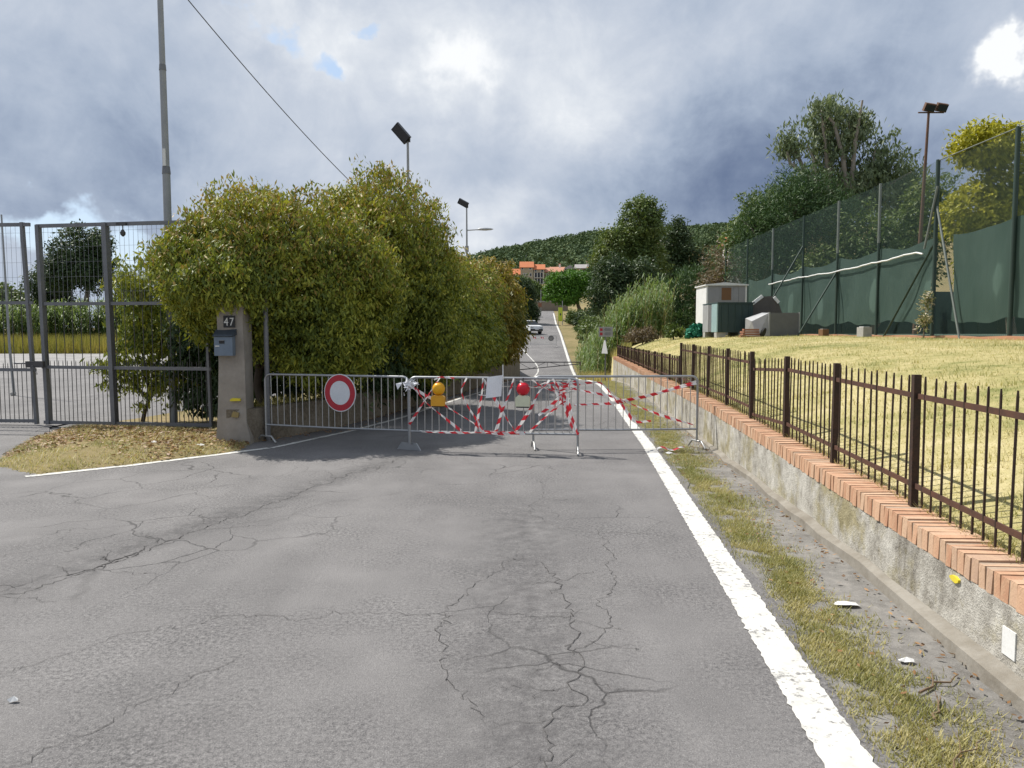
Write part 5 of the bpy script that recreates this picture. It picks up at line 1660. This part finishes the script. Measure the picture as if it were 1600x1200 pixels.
# ------------------------------------------------------------------ trees right of the road
tree('eucalyptus_tree', 'lopped pale barked eucalyptus rising behind the court fence', 'tree', (17.0, 40, 2.0),
     [(16.3, 40, 11.6, 1.5, 1.4, 2.1), (18.9, 40, 9.6, 2.1, 1.8, 2.2), (14.0, 39.3, 10.9, .75, .6, 1.0), (15.6, 39.3, 12.6, .7, .6, .7), (15.3, 40, 8.4, 2.2, 1.8, 1.6), (20.6, 40.5, 8.3, 1.0, 1.0, 1.9), (17.4, 40, 8.6, 1.6, 1.6, 2.2), (17.4, 39.8, 12.0, .8, .8, 1.2)],
     None, 900, 22, .36, .30, .085, 'leaf_eucalyptus', 31, None, 'bark_pale', .34, 1.2, .7, .3, 1.1, None, 16, .5,
     bare=[([(16.6, 39.2, 7.6), (15.6, 39.0, 9.0), (14.6, 39.0, 9.5), (13.9, 39.0, 10.0), (13.7, 39.0, 10.6)], .15, .06), ([(15.2, 39.0, 9.2), (15.0, 39.0, 10.3), (14.7, 39.0, 10.9)], .08, .03), ([(16.9, 39.2, 8.2), (16.5, 39.0, 10.4), (16.0, 39.0, 12.0), (15.4, 39.0, 12.6)], .14, .05), ([(17.0, 39.2, 8.0), (17.1, 39.0, 11.0), (17.4, 39.0, 13.1)], .14, .05)])
tree('pine_tree', 'dark spreading conifer below the eucalyptus', 'tree', (12.6, 36, 1.9),
     [(12.9, 36, 7.0, 2.4, 1.8, 1.7), (11.2, 36, 6.3, 1.2, 1.2, 1.0), (14.6, 36, 6.4, 1.6, 1.6, 2.0), (12.2, 36, 5.0, 2.2, 1.6, 1.3), (13.3, 36, 8.3, 1.2, 1.2, .9)],
     None, 1445, 22, 0.306, 0.210, 0.038, 'leaf_conifer', 32, None, 'bark', .22, -.1, .6, .28, 1.3, None, 8, .3)
tree('leafy_tree', 'light green tree at the left end of the dark conifer', 'tree', (11.8, 39, 1.9),
     [(12.3, 38.5, 7.6, 1.2, 1.0, 1.1), (13.0, 38.5, 6.6, 1.6, 1.2, 1.4), (11.4, 38.5, 6.2, 1.0, 1.0, 1.1)],
     None, 442, 20, 0.272, 0.224, 0.091, 'leaf_mid', 33, None, 'bark', .15, .4, .6, .28, 1.3, None, 5, .4)
tree('mimosa_tree', 'yellow green mimosa with rounded tops beside the court', 'tree', (19.5, 30, 1.6),
     [(18.2, 30, 8.75, 1.25, 1.2, .85), (20.2, 30, 7.2, 1.9, 1.5, 1.35), (18.3, 30.3, 6.2, 1.6, 1.3, 1.1), (21.5, 30, 6.6, 1.6, 1.5, 1.7), (19.2, 30, 4.6, 2.0, 1.4, 1.3)],
     None, 1900, 24, .24, .20, .08, 'leaf_mimosa', 34, None, 'bark', .18, .2, .45, .16, 1.8, None, 8, .4)
tree('leafy_tree', 'mid green tree showing through the upper court netting', 'tree', (15.8, 34, 1.7),
     [(15.6, 34, 5.2, 1.8, 1.4, 1.6), (17.4, 34, 5.2, 1.6, 1.4, 2.2), (18.3, 34, 7.2, 1.2, 1.2, 1.4), (13.8, 34, 4.2, 1.6, 1.2, 1.3)],
     None, 1054, 22, 0.289, 0.196, 0.077, 'leaf_mid', 35, None, 'bark', .16, .4, .6, .25, 1.3, None, 7, .4)
tree('bare_shrub', 'brown half bare shrub behind the shed', 'shrub', (13.0, 46, 2.3),
     [(12.8, 46, 5.3, 1.5, 1.2, 2.1), (14.6, 46, 5.0, 1.6, 1.2, 2.0), (11.9, 45, 4.0, 1.0, 1.0, 1.6)],
     None, 420, 18, .36, .26, .06, 'leaf_brown', 36, None, 'bark', .10, .2, .7, .28, 1.4, None, 14, .3)
tree('broad_tree', 'tall rounded green tree standing right of the far road', 'tree', (12.6, 76, 2.6),
     [(12.9, 76, 12.3, 2.15, 2.0, 2.6), (10.4, 76, 9.8, 2.1, 1.9, 2.3), (13.0, 76, 8.6, 2.3, 2.0, 2.6), (10.9, 76, 7.2, 2.4, 2.0, 2.0), (9.4, 75.5, 8.4, 1.5, 1.3, 1.8)],
     None, 1870, 22, 0.425, 0.294, 0.140, 'leaf_mid', 37, None, 'bark', .32, .35, .5, .22, 1.0, None, 8, .5)
tree('broad_tree', 'dark olive tree below the tall rounded one', 'tree', (8.6, 62, 1.5),
     [(8.2, 62, 5.9, 1.9, 1.6, 1.7), (10.2, 62, 5.6, 1.6, 1.6, 1.9), (7.4, 61, 4.2, 1.3, 1.3, 1.3), (9.4, 61, 3.6, 2.2, 1.5, 1.6)],
     None, 1360, 22, 0.340, 0.224, 0.105, 'leaf_dark', 38, None, 'bark', .22, .35, .5, .22, 1.2, None, 7, .4)
tree('cypress_tree', 'feathery dark conifer beside the white shed', 'tree', (10.6, 47, 1.6),
     [(10.6, 47, 3.6, 1.1, 1.1, 2.1), (9.4, 47, 3.3, 1.0, 1.0, 1.7), (11.5, 47.5, 3.9, .8, .9, 2.0), (8.5, 46.5, 2.8, .8, .9, 1.3), (10.2, 46, 2.2, 1.7, 1.0, 1.2)],
     None, 1170, 20, 0.221, 0.208, 0.040, 'leaf_conifer', 39, None, 'bark_dark', .14, -.6, .6, .25, 1.5, None, 8, .2)
tree('broad_tree', 'dark tree to the right of the white flat roofed building', 'tree', (18.6, 86, 4.0),
     [(18.3, 86, 11.2, 1.7, 1.6, 2.4), (17.6, 86, 8.4, 1.9, 1.6, 2.2), (20.0, 86, 8.8, 1.9, 1.6, 2.0), (18.5, 86, 13.1, .7, .7, 1.2)],
     None, 952, 20, 0.425, 0.294, 0.133, 'leaf_dark', 40, None, 'bark', .26, .35, .5, .24, 1.0, None, 6, .4)
tree('umbrella_pine', 'bright green umbrella pine arching over the far road', 'tree', (9.6, 110, 4.6),
     [(6.6, 110, 8.2, 1.9, 2.0, 1.9), (8.6, 110, 8.7, 2.0, 2.0, 1.75), (10.6, 110, 8.2, 1.7, 2.0, 1.8), (7.6, 109, 6.6, 2.3, 1.6, 1.3), (5.6, 110, 7.2, 1.1, 1.4, 1.2)],
     None, 1300, 22, 0.357, 0.320, 0.128, 'leaf_pine', 41, None, 'bark', .30, .1, .5, .18, 1.2, None, 7, .3)
tree('broad_tree', 'dark tree at the far bend left of the road', 'tree', (1.8, 100, 1.9),
     [(1.9, 100, 6.0, 1.3, 1.4, 2.2), (.6, 100, 7.2, 1.5, 1.4, 1.6), (2.6, 101, 4.0, 1.1, 1.2, 1.4)],
     None, 714, 20, 0.357, 0.266, 0.119, 'leaf_dark', 42, None, 'bark', .18, .3, .5, .22, 1.1, None, 5, .4)
tree('broad_tree', 'pale green tree under the orange roofed houses', 'tree', (2.8, 170, 8),
     [(1.8, 170, 11.8, 2.2, 2.2, 2.0), (4.8, 171, 10.6, 2.2, 2.2, 2.0), (1.0, 170, 9.5, 2.5, 2.2, 2.0), (7.6, 172, 9.8, 2.0, 2.2, 1.8)],
     None, 520, 20, .7, .62, .3, 'leaf_mid', 43, None, 'bark', .3, .3, .5, .22, .8, None, 6, .4)
tree('flower_shrub', 'small pale flowering shrub against the court fence', 'shrub', (CX(17.9) - .35, 17.8, gz(9.5, 17.8)),
     [(CX(17.9) - .35, 17.8, gz(9.5, 17.8) + .45, .22, .2, .35), (CX(17.9) - .30, 17.8, gz(9.5, 17.8) + .85, .15, .15, .3)],
     None, 70, 10, .07, .075, .03, 'leaf_flower', 44, None, 'bark', .02, .2, .8, .3, 4, None, 6, .2)
tree('low_shrub', 'low leafy weed tuft at the edge of the bank by the reeds', 'shrub', (6.2, 29.5, gz(6.2, 29.5)),
     [(6.2, 29.5, gz(6.2, 29.5) + .25, .45, .4, .30)], None, 60, 14, .10, .14, .06, 'leaf_mid', 45, None, 'bark', .03, .1, .7, .25, 3, None, 4, .2)
tree('low_shrub', 'dry brown bramble heap beside the reeds', 'shrub', (5.6, 33, gz(5.6, 33)),
     [(5.5, 33, gz(5.5, 33) + .35, .7, .6, .45)], None, 110, 14, .14, .16, .05, 'leaf_brown', 46, None, 'bark', .03, .1, .7, .25, 3, None, 4, .2)

for k, (x, y, s, mt, lab) in enumerate(((7.4, 70, 1.3, 'leaf_mid', 'rounded green bush beyond the reeds'), (8.3, 79, 1.5, 'leaf_mid', 'larger green bush halfway up the far road'), (9.0, 90, 1.6, 'leaf_dark', 'dark bush below the umbrella pine'), (8.4, 100, 1.3, 'leaf_mid', 'small bush beside the yellow board'), (9.8, 84, 2.0, 'leaf_dark', 'wide dark bush under the tall rounded tree'))):
    z = gz(x, y)
    tree('roadside_bush', lab, 'bush', (x, y, z), [(x, y, z + s * .7, s * 1.1, s, s * .85), (x + s * .8, y + .5, z + s * .5, s * .8, s * .8, s * .6), (x - s * .5, y, z + s * .45, s * .7, s * .7, s * .55)],
         None, 260, 18, .26, .28, .12, mt, 70 + k, 'bushes along the far road', 'bark', .07, .3, .6, .25, 1.6, None, 5, .3)

# reeds
def reeds(label, spots, n, seed, hgt, L=.55, Wd=.045, group=None, name='reed_clump', mat='leaf_reed', lw=1.0):
    r = np.random.default_rng(seed)
    cx, cy = np.mean([s[0] for s in spots]), np.mean([s[1] for s in spots])
    cz_ = gz(cx, cy)
    root = thing(name, label, 'reeds', (cx, cy, cz_), 0, group)
    w = np.array([s[2] * s[3] for s in spots])
    idx = r.choice(len(spots), n, p=w / w.sum())
    S = np.array(spots)
    a, q = r.random(n) * 6.28, np.sqrt(r.random(n))
    bx, by = S[idx, 0] + np.cos(a) * q * S[idx, 2], S[idx, 1] + np.sin(a) * q * S[idx, 3]
    H = hgt * S[idx, 4] * (.62 + .42 * r.random(n))
    bz = land(bx, by)
    lean = r.normal(size=(n, 2)) * .10
    sv, sq, LV = [], [], []
    st = MB()
    for i in range(n):
        b = Vector((bx[i] - cx, by[i] - cy, bz[i] - cz_))
        tip = b + Vector((lean[i, 0] * H[i], lean[i, 1] * H[i], H[i]))
        if i % 2 == 0:
            st.tube([b, b.lerp(tip, .5), tip], [.014, .011, .004], 4, False)
        m_ = int(9 + H[i] * 3.2)
        for k in range(m_):
            t_ = .12 + .88 * k / m_
            p = np.array(b.lerp(tip, t_))
            az = r.random() * 6.28
            out = np.array([math.cos(az), math.sin(az), 0])
            sd = np.array([-math.sin(az), math.cos(az), 0]) * Wd * lw / 2 * (.7 + .6 * r.random())
            l = L * (.6 + .8 * r.random()) * (1.1 - .5 * t_)
            m1 = p + out * l * .30 + np.array([0, 0, l * .50])
            m2 = p + out * l * .68 + np.array([0, 0, l * (.85 - .75 * r.random())])
            LV += [p - sd * .4, p + sd * .4, m1 + sd, m1 - sd, m2, m2]
    LV = np.array(LV)
    k = np.arange(len(LV) // 6) * 6
    Q = np.concatenate([np.stack([k, k + 1, k + 2, k + 3], 1), np.stack([k + 3, k + 2, k + 4, k + 5], 1)])
    LV[5::6] += .004
    new_obj('leaves', np_mesh('leaves', LV, Q, mat), root)['kind'] = 'stuff'
    st.build('stems', 'straw', root)['kind'] = 'stuff'
    return root
reeds('pale green giant reeds arching over the end of the wall', [(4.9, 37.5, 1.2, 1.5, .82), (6.3, 38.5, 1.6, 1.8, .95)], 460, 51, 2.9, group='giant reeds')
reeds('taller giant reeds with silvery tips behind the sign plate', [(7.0, 40.5, 1.3, 1.4, 1.1), (5.6, 41.0, 1.2, 1.2, 1.0)], 320, 52, 3.2, group='giant reeds')

reeds('shorter reeds lining the right edge of the dip', [(4.9, 46, .7, 2.5, .75), (5.4, 53, .9, 3.0, .85), (6.4, 58, 1.0, 3.0, 1.0)], 300, 53, 2.5, group='giant reeds')

# ------------------------------------------------------------------ yard behind the gate
tree('yard_tree', 'round dark tree seen over the yard gate', 'tree', (-42.5, 76, 0),
     [(-42.6, 76, 9.2, 2.6, 2.4, 2.7), (-41.2, 76, 7.6, 2.2, 2.2, 2.2), (-44.3, 76, 7.4, 1.9, 2.0, 2.0), (-40.3, 76, 10.2, 1.0, 1.2, 1.5)],
     None, 930, 20, 0.425, 0.315, 0.150, 'leaf_dark', 61, None, 'bark', .3, .35, .5, .22, 1.0, None, 8, .4)
tree('yard_tree', 'smaller dark tree left of the round yard tree', 'tree', (-47.0, 78, 0),
     [(-47.0, 78, 6.4, 1.8, 1.8, 2.0), (-46.0, 78, 4.2, 2.0, 1.8, 2.0)],
     None, 450, 20, 0.425, 0.315, 0.150, 'leaf_dark', 62, None, 'bark', .22, .35, .5, .22, 1.0, None, 5, .4)
tree('yard_tree', 'low wide tree at the left edge of the yard', 'tree', (-53.0, 80, 0),
     [(-53.5, 80, 4.6, 3.0, 2.2, 2.4), (-50.5, 80, 3.6, 2.2, 2.0, 2.0), (-57, 80, 4.4, 3, 2, 2.5)],
     None, 460, 20, .55, .45, .22, 'leaf_mid', 63, None, 'bark', .25, .35, .5, .22, 1.0, None, 6, .4)
tree('yard_tree', 'olive brown tree at the right end of the yard reeds', 'tree', (-36.0, 74, 0),
     [(-36.0, 74, 4.2, 2.0, 2.0, 1.9), (-33.5, 74, 3.6, 1.8, 1.8, 1.8), (-31, 74, 3.4, 2, 2, 2), (-28.5, 74, 3.4, 2, 2, 2)],
     None, 520, 20, .5, .42, .2, 'leaf_mid', 64, None, 'bark', .2, .35, .5, .22, 1.0, None, 6, .4)
reeds('band of tall pale reeds along the back of the yard', [(-45, 70, 5, 1.2, 1.0), (-38, 70, 5, 1.2, 1.05), (-52, 70, 4, 1.2, .9)], 620, 65, 4.3, L=.9, Wd=.10)
# ------------------------------------------------------------------ village on the slope
def house(label, x0, x1, zt_eave, z_ridge, y, d, wall_m, roof_m, wins, zbase, group='stone houses of the hillside village', ridge='x', chimney=None, over=.35, name='house', balcony=None):
    cx = (x0 + x1) / 2
    h = thing(name, label, 'house', (cx, y, zbase), 0, group)
    w = x1 - x0
    He = zt_eave - zbase
    Hr = z_ridge - zbase
    MB().box((0, d / 2, He / 2), (w, d, He)).build('wall', wall_m, h)
    m = MB()
    if ridge == 'x':
        m.prism([(-over, He - .12), (d / 2, Hr), (d + over, He - .12), (d + over, He - .3), (-over, He - .3)], 'x', -w / 2 - over, w / 2 + over)
    else:
        m.prism([(-w / 2 - over, He - .12), (0, Hr), (w / 2 + over, He - .12), (w / 2 + over, He - .3), (-w / 2 - over, He - .3)], 'y', -over, d + over)
    rf = m.build('roof', roof_m, h)
    if chimney is not None:
        MB().box((chimney, d * .35, Hr + .1), (.7, .7, 1.9)).build('chimney', 'render_white', rf)
        MB().box((chimney, d * .35, Hr + 1.1), (.9, .9, .16)).build('chimney_cap', 'tile_orange', rf)
    for (wx, wz, ww, wh) in wins:
        f_ = MB().box((wx, -.03, wz - zbase), (ww + .3, .10, wh + .3)).build('window', 'render_white', h)
        MB().box((wx, -.075, wz - zbase), (ww, .06, wh)).build('pane', 'window_dark', f_)
    if balcony:
        for (bx0, bx1, bz) in balcony:
            b = MB().box(((bx0 + bx1) / 2, -.5, bz - zbase), (bx1 - bx0, 1.0, .16)).build('balcony', 'render_white', h)
            for k in range(4):
                MB().box((bx0 + (bx1 - bx0) * k / 3, -.93, bz - zbase + 1.0), (.22, .22, 2.0)).build('column', 'render_white', b)
            MB().box(((bx0 + bx1) / 2, -.02, bz - zbase + 1.15), (bx1 - bx0 - .5, .06, 1.8)).build('opening', 'window_dark', b)
    return h
VZ = 17.0
house('tower like stone house with the highest orange roof', 3.3, 8.2, 26.6, 28.9, 300, 5.5, 'stone_house', 'tile_orange', [(-1.7, 26.0, .7, .7), (1.3, 26.0, .7, .7), (-.9, 23.6, .6, .9), (.1, 23.6, .6, .9), (1.5, 23.6, .6, 1.1), (-.8, 21.6, .6, .9)], VZ)
house('stone house with white columned balconies beside the tower house', 8.45, 12.6, 25.9, 27.9, 300.5, 5.5, 'stone_house', 'tile_orange', [(-1.3, 25.2, .6, .8), (1.2, 25.2, .7, .9)], VZ, balcony=[(-1.9, 1.6, 22.4), (-1.9, 1.6, 20.1)])
house('low house with a wide orange roof left of the tower house', -3.0, 3.2, 24.0, 26.2, 301, 6, 'tile_pink', 'tile_orange', [(-1.2, 22.6, .7, .9), (1.4, 22.6, .7, .9)], VZ)
house('long brown house with a pink tiled roof', 12.8, 20.2, 25.0, 26.8, 302, 7, 'stone_dark', 'tile_pink', [(-2.6, 23.5, .7, 1.0), (-.6, 23.5, .7, 1.0), (1.6, 23.6, .7, 1.0), (2.9, 22.2, .7, 1.0)], VZ)
house('pale roofed house with a white chimney above the long house', 15.6, 21.2, 26.4, 27.9, 312, 7, 'stone_house', 'tile_pink', [(-1.2, 25.6, .6, .7)], VZ, chimney=1.0)
house('dark stone house right of the white chimney', 20.6, 25.0, 26.6, 27.8, 306, 6, 'stone_dark', 'tile_grey', [(-.9, 25.4, .6, .8), (.9, 25.4, .6, .8)], VZ, ridge='y')
house('house with a pale grey roof at the right end of the village', 25.2, 30.5, 26.6, 28.2, 304, 6, 'tile_pink', 'tile_grey', [(-.9, 25.6, .7, .8), (1.2, 25.6, .7, .8)], VZ, chimney=2.0)
house('small house with a red roof half hidden behind the pine', 29.8, 33.5, 25.4, 26.9, 300, 6, 'stone_house', 'tile_orange', [(-.6, 24.4, .6, .8)], VZ)
house('small orange roofed house above the brown shrub', 56.0, 61.0, 24.6, 26.6, 200, 6, 'render_white', 'tile_orange', [(-1.2, 23.4, .8, 1.0), (1.0, 23.4, .8, 1.0)], 14)
wbz = gz(36, 180) - 1
wbld = thing('flat_roof_building', 'white modern building with a flat slab roof among trees', 'building', (36, 180, wbz))
H_ = 22.6 - wbz
MB().box((0, 3, H_ - .25), (9.2, 8, .7)).build('roof_slab', 'render_white', wbld)
MB().box((.6, 3.5, H_ / 2 - .3), (5.2, 5.5, H_ - .6)).build('wall', 'render_white', wbld)
MB().box((-3.6, .3, H_ / 2 - .3), (.4, .4, H_ - .6)).build('column', 'render_white', wbld)
for x in (-1.2, .8, 2.4):
    for z in (H_ - 1.9, H_ - 4.8):
        f_ = MB().box((x, .73, z), (1.2, .1, 1.6)).build('window', 'panel_grey', wbld)
        MB().box((x, .68, z), (1.0, .06, 1.4)).build('pane', 'window_dark', f_)
MB().box((.6, .2, H_ - 3.3), (6.4, 1.4, .3)).build('balcony', 'render_white', wbld)

# ------------------------------------------------------------------ wood on the far hill: one mass of crowns
def forest():
    r = np.random.default_rng(77)
    VV, n_t = [], 0
    def add(x, y, rad, n, leaf, squash=.8, seed=0):
        nonlocal n_t
        z = land(np.array([x]), np.array([y]))[0]
        u = unit(r.normal(size=(n, 3)))
        u[:, 2] = np.abs(u[:, 2]) * 1.15 - .35
        k = 1 + .16 * np.sin(u @ r.normal(size=3) * 5) + .12 * np.sin(u @ r.normal(size=3) * 8)
        C = np.array([x, y, z + rad * .75]) + u * np.array([rad, rad, rad * squash]) * k[:, None]
        V, _ = leaves(C, leaf, leaf * .8, .0, None, r, facing=u * 2.0)
        VV.append(V)
    for _ in range(2200):
        y = 330 + 350 * math.sqrt(r.random())
        rho = r.uniform(-.30, .36)
        add(rho * y, y, r.uniform(3.2, 5.6), 90, 1.7)
    for _ in range(420):
        y = r.uniform(205, 330)
        rho = r.uniform(.10, .40)
        if abs(rho * y - 36) < 9 and y < 215:
            continue
        add(rho * y, y, r.uniform(2.6, 4.2), 80, 1.35)
    for _ in range(160):
        y = r.uniform(180, 292)
        rho = r.uniform(-.16, -.012)
        x = rho * y
        if xl(200) - 6 < x < xr(200) + 4 and y < 205:
            continue
        add(x, y, r.uniform(1.0, 1.7), 80, .8)
    V = np.concatenate(VV)
    return np_mesh('forest', V, np.arange(len(V)).reshape(-1, 4), 'leaf_forest')
tag(new_obj('forest', forest()), 'dense green wood covering the far hillside', 'wood', kind='stuff')

# ------------------------------------------------------------------ grass and ground litter
def blades(name, X, Y, Z, hgt, wid, mat, label, seed, bend=.5, cat='grass'):
    r = np.random.default_rng(seed)
    n = len(X)
    a = r.random(n) * 6.28
    d = np.stack([np.cos(a), np.sin(a), np.zeros(n)], 1)
    s = np.stack([-np.sin(a), np.cos(a), np.zeros(n)], 1)
    h = (hgt * (.45 + .9 * r.random(n)))[:, None]
    w = (wid * (.6 + .8 * r.random(n)))[:, None]
    b = np.stack([X, Y, Z], 1)
    t1 = b + d * h * bend * (.3 + r.random(n))[:, None] + np.array([0, 0, 1.0]) * h
    V = np.stack([b - s * w / 2, b + s * w / 2, t1], 1).reshape(-1, 3)
    o = new_obj(name, np_mesh(name, V, np.arange(n * 3).reshape(-1, 3), mat))
    return tag(o, label, cat, kind='stuff')
r = np.random.default_rng(5)
# green-yellow strip between the edge line and the gutter
n = 170000
Y = 1.2 + 30 * r.random(n) ** 1.7
ce = xr(Y) + .36 + .05 * np.sin(Y * 2.7) + .03 * np.sin(Y * 6.1)
wd = .22 + .06 * np.sin(Y * 1.9 + 1) + .04 * np.sin(Y * 4.7) + np.interp(Y, [0, 4, 9, 14, 30], [.0, .0, .04, .12, .25])
off = r.normal(size=n) * .55
X = ce + wd * off
clump = np.sin(X * 23 + np.sin(Y * 9) * 2) + np.sin(Y * 17 + X * 5) + .8 * np.sin(Y * 5.3) + r.normal(size=n) * .5
keep = (clump > -1.5) & (X > xr(Y) + .10) & (X < xw(Y) - .08)
X, Y = X[keep], Y[keep]
blades('verge_grass', X, Y, hr(Y) - .02, .034, .0075, 'blade_green', 'strip of short green and yellow grass along the white edge line', 6, 1.0)
# dry turf of the bank
n = 90000
Y = 2.2 + 30 * r.random(n) ** 1.5
X = xw(Y) + .24 + 6.6 * r.random(n) ** 1.3
Z = land(X, Y)
tuft = np.sin(X * 3.1 + np.sin(Y * 2.3) * 1.5) * np.sin(Y * 2.7 + X) + .6 * np.sin(X * 7.3 + Y * 5.1)
blades('bank_grass', X, Y, Z - .01, .030 + .035 * np.clip(tuft, 0, 1.5), .009, 'blade_dry', 'dry yellow turf covering the bank behind the fence', 7, .9)
n = 9000
Y = 2.2 + 14 * r.random(n)
X = xw(Y) + .20 + .22 * r.random(n) ** 1.5
blades('cap_grass', X, Y, wtop(Y) - .03, .07, .007, 'blade_dry', 'dry straw growing over the back of the brick cap', 8, 1.2)
# straw and fallen leaves on the island before the gate
isl = np.array([(-6.45, 9.35), (-5.5, 8.78), (-4.68, 9.5), (-4.0, 10.22), (-3.75, 10.6), (-3.85, 11.3), (-4.5, 12.6), (-6.5, 13.2), (-7.6, 13.2), (-7.4, 11.8)])
def inside(P, poly):
    x, y = P[:, 0], P[:, 1]
    c_ = np.zeros(len(P), bool)
    j = len(poly) - 1
    for i in range(len(poly)):
        xi, yi = poly[i]; xj, yj = poly[j]
        c_ ^= ((yi > y) != (yj > y)) & (x < (xj - xi) * (y - yi) / (yj - yi + 1e-12) + xi)
        j = i
    return c_
def edge_dist(P, poly):
    d = np.full(len(P), 1e9)
    for i in range(len(poly)):
        a, b = poly[i - 1], poly[i]
        ab = b - a
        t_ = np.clip(((P - a) @ ab) / (ab @ ab), 0, 1)
        d = np.minimum(d, np.linalg.norm(P - (a + t_[:, None] * ab), axis=1))
    return d
gx, gy = np.meshgrid(np.arange(-7.8, -3.6, .1), np.arange(8.6, 13.4, .1), indexing='ij')
P = np.stack([gx.ravel(), gy.ravel()], 1)
ins = inside(P, isl)
h_ = np.where(ins, np.minimum(edge_dist(P, isl), .8) * .10 + .008 + .012 * np.sin(P[:, 0] * 7) * np.sin(P[:, 1] * 6), -.03)
nx_, ny_ = gx.shape
k = (np.arange(nx_ - 1)[:, None] * ny_ + np.arange(ny_ - 1)[None]).ravel()
Q = np.stack([k, k + ny_, k + ny_ + 1, k + 1], 1)
Q = Q[ins[Q].any(axis=1)]
tag(new_obj('verge', np_mesh('verge', np.concatenate([P, h_[:, None]], 1), Q, 'dry_earth', smooth=True)), None, None, kind='structure')
def island_pts(n, seed):
    r = np.random.default_rng(seed)
    q = np.stack([r.uniform(-7.6, -3.7, n), r.uniform(8.7, 13.2, n)], 1)
    q = q[inside(q, isl)]
    return q, np.minimum(edge_dist(q, isl), .8) * .10 + .008
q, z = island_pts(26000, 9)
m_ = (np.sin(q[:, 0] * 5 + 1) * np.sin(q[:, 1] * 4) + np.random.default_rng(2).normal(size=len(q)) * .6 > -.2)
blades('dry_grass', q[m_, 0], q[m_, 1], z[m_] - .01, .06, .009, 'blade_dry', 'flattened yellow straw on the island before the gate', 10, 1.3)
def litter(name, q, z, L, mat, label, seed, cat='leaves'):
    r = np.random.default_rng(seed)
    C = np.concatenate([q, (z + .012 + .02 * r.random(len(q)))[:, None]], 1)
    V, Q = leaves(C, L, L * .5, 0, None, r)
    V[:, 2] = np.repeat(C[:, 2], 4) + (V[:, 2] - np.repeat(C[:, 2], 4)) * .35
    return tag(new_obj(name, np_mesh(name, V, Q, mat)), label, cat, kind='stuff')
q, z = island_pts(9000, 12)
keep = q[:, 1] > 10.4 + .5 * np.sin(q[:, 0] * 3) + np.random.default_rng(3).normal(size=len(q)) * .4
litter('fallen_leaves', q[keep], z[keep], .07, 'dead_leaf', 'brown fallen leaves below the gate and hedge', 13)
r = np.random.default_rng(14)
n = 700
Y = 2.0 + 12 * r.random(n)
X = xw(Y) - .10 - .65 * r.random(n) ** 2.2
litter('fallen_leaves', np.stack([X, Y], 1), hr(Y) - .012, .04, 'dead_leaf', 'dry leaves scattered along the gutter beside the wall', 15)
n = 900
Y = 11.3 + 20 * r.random(n)
X = xlw(Y) + .06 + .45 * r.random(n) ** 2
litter('fallen_leaves', np.stack([X, Y], 1), hr(Y), .06, 'dead_leaf', 'fallen leaves along the foot of the low hedge wall', 16)
# tall field grass behind the yard
n = 40000
X = -66 + 50 * r.random(n); Y = 58 + 11 * r.random(n)
Z = land(X, Y)
blades('field_grass', X, Y, Z - .05, 1.25, .06, 'blade_field', 'tall yellow green grass at the back of the yard', 17, .3)
n = 5000
X = 3.6 + 1.8 * r.random(n); Y = 34.6 + 12 * r.random(n)
X = X + (Y - 35) * .03
blades('roadside_grass', X, Y, land(X, Y) - .02, .45, .02, 'blade_dry', 'tall dry grass at the roadside below the reeds', 18, .5)
n = 5000
Y = 11.6 + 24 * r.random(n); X = xlw(Y) - .05 - .35 * r.random(n)
blades('wall_weeds', X, Y, np.interp(Y, [11, 14, 19.6, 24, 34, 50], [.50, .52, .56, .72, .45, -.1]) - .03, .16, .012, 'blade_field', 'weeds spilling over the top of the low hedge wall', 19, 1.1)

# scraps, twigs
def scrap(x, y, s, seed, label, mat='litter_white', z=None, name='paper_scrap'):
    r = np.random.default_rng(seed)
    m = MB()
    n = 9
    pts = [(math.cos(6.28 * i / n) * s * r.uniform(.6, 1.1), math.sin(6.28 * i / n) * s * .6 * r.uniform(.6, 1.1), r.uniform(.004, .022)) for i in range(n)]
    m.add([(0, 0, .03)] + pts, [(0, i + 1, (i + 1) % n + 1) for i in range(n)])
    zz = float(hr(y)) if z is None else z
    o = m.build(name, mat, None, (x, y, zz))
    return tag(o, label, 'litter')
scrap(2.02, 4.55, .09, 1, 'flattened white paper scrap in the gutter by the wall', z=-.008)
scrap(1.98, 3.75, .05, 2, 'small white scrap lying in the gutter', z=-.008)
scrap(-2.22, 3.32, .028, 3, 'tiny white scrap lying alone on the asphalt')
scrap(-5.05, 10.75, .07, 4, 'white scrap among the straw before the gate', z=.085)
scrap(-4.35, 10.65, .06, 5, 'white scrap close to the edge line by the pillar', z=.06)
scrap(-4.55, 11.6, .11, 6, 'crumpled pale bag at the foot of the gate pillar', z=.05, name='plastic_bag')
scrap(2.12, 10.3, .06, 7, 'white scrap on the verge under the barrier', z=.0)
rr_ = random.Random(9)
def twig(a, b, w, label, seed):
    rr = random.Random(seed)
    a, b = Vector(a), Vector(b)
    pts = wiggle((0, 0, 0), b - a, 6, .02, rr)
    m = MB().tube(pts, [w, w * .9, w * .8, w * .7, w * .6, w * .5, w * .35], 6)
    m.tube([pts[3], pts[3] + Vector((.03, .06, .012)), pts[3] + Vector((.05, .12, .02))], [w * .5, w * .4, w * .2], 5)
    return tag(m.build('twig', 'twig', None, a), label, 'twig')
twig((1.86, 3.40, .006), (2.14, 3.58, .01), .007, 'forked brown twig on the gutter near the wall', 1)
twig((1.80, 3.16, .004), (1.93, 3.36, .01), .006, 'short brown twig beside the grass strip', 2)
twig((1.62, 2.75, .01), (1.90, 2.98, .02), .004, 'thin straw coloured stalk over the grass strip', 3)
